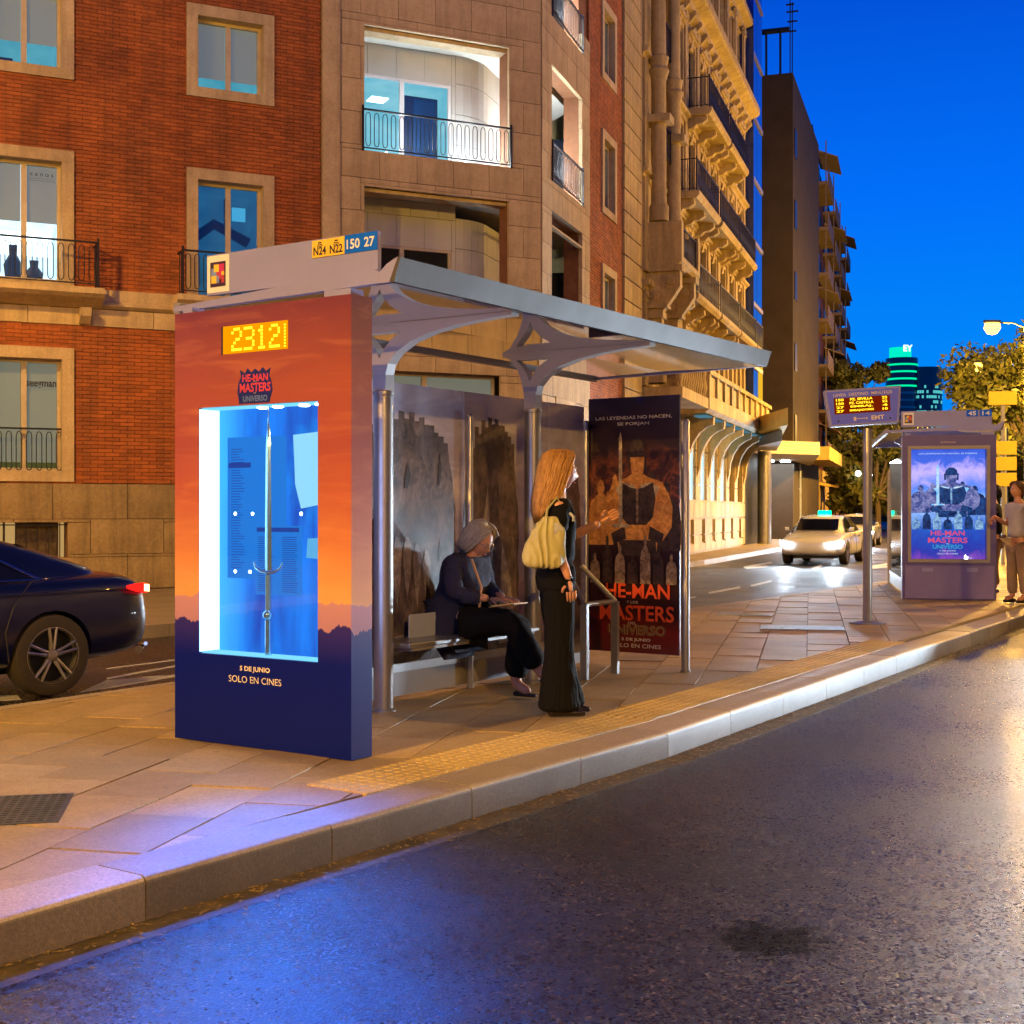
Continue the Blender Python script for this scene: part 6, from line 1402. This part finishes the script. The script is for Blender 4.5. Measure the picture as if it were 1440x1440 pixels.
# twin white globe lamps seen past the sign pole
gl2 = thing('globe_lamp', 'pair of small white globe lamps seen past the info sign pole', 'lamp', FR(*at(1215,82),0))
MB().tube([(0,0,0),(0,0,3.6)], .05, 8).tube([(-.35,0,3.7),(0,0,3.55),(.35,0,3.62)], .03, 6).build('pole', m_pole, gl2)
for x, z in ((-.35,3.85),(.35,3.75)): MB().lathe([(.0,-.17),(.12,-.12),(.17,0),(.12,.12),(0,.17)], (x,0,z), 12).build('globe', m_spotw, gl2, smooth='all')
# low hedge and bollard by the shop
def clutter():
    for k, px in enumerate((1035, 1052, 1128)):
        pass
# distant city blocks closing the horizon
for k, (px, D, w, h) in enumerate(((1000,260,40,9),(1290,300,60,12),(1380,260,50,9),(1460,200,60,10))):
    b_ = thing('distant_building', ('dark distant block behind the carved building','dark distant block under the office tower','dark distant block behind the far shelter','dark distant block beyond the right edge')[k], 'building', T(*at(px,D),0))
    MB().box(-w/2,w/2,0,20,0,h).build('wall', m_bd, b_)
    for q in range(8): MB().box(-w/2+2+q*w/9,-w/2+3.4+q*w/9,-.05,0,4,6).build('window', m_rm_yl, b_)

# ---- unseen buildings added across the avenue and behind the camera to block blue sky
m_far = pbr('sky_blocker_stone', (.14,.11,.08), (.10,.08,.06), .5, .9)
def block(M, L, h, lab):
    o = thing('unseen_sky_blocker', lab, 'building', M); w = MB().box(0, L, .25, 12, 0, h); w.build('wall', m_far, o)
    f = MB(); n = int(L/3.2)
    hs = [(1.2+k*3.2, 2.6+k*3.2, 1.2+j*3.3, 3.2+j*3.3) for k in range(n) for j in range(int(h/3.4))]
    rows = [(0, L, 0, h)]
    for j in range(int(h/3.4)):
        new = []
        for r in rows:
            if r[2] <= 1.2+j*3.3 and r[3] >= 3.2+j*3.3:
                new += [(r[0], r[1], r[2], 1.2+j*3.3), (r[0], r[1], 3.2+j*3.3, r[3])]
            else: new.append(r)
        rows = new
        x = 0
        for k in range(n): f.box(x, 1.2+k*3.2, 0, .25, 1.2+j*3.3, 3.2+j*3.3); x = 2.6+k*3.2
        f.box(x, L, 0, .25, 1.2+j*3.3, 3.2+j*3.3)
    for r in rows: f.box(r[0], r[1], 0, .25, r[2], r[3])
    f.build('facade', m_far, o)
    for j in range(int(h/3.4)): MB().box(.5, L-.5, -.35, -.002, 3.5+j*3.3, 3.62+j*3.3).build('ledge', m_far, o)
block(FR(30, 44, 0, R(-100)), 78, 14, 'unseen building added to block sky across the avenue beyond the right edge')
block(FR(16, -42, 0, R(190)), 60, 20, 'unseen building added to block sky behind the camera')
block(FR(-46, -46, 0, R(112)), 48, 18, 'unseen building added to block sky behind the camera on the left')
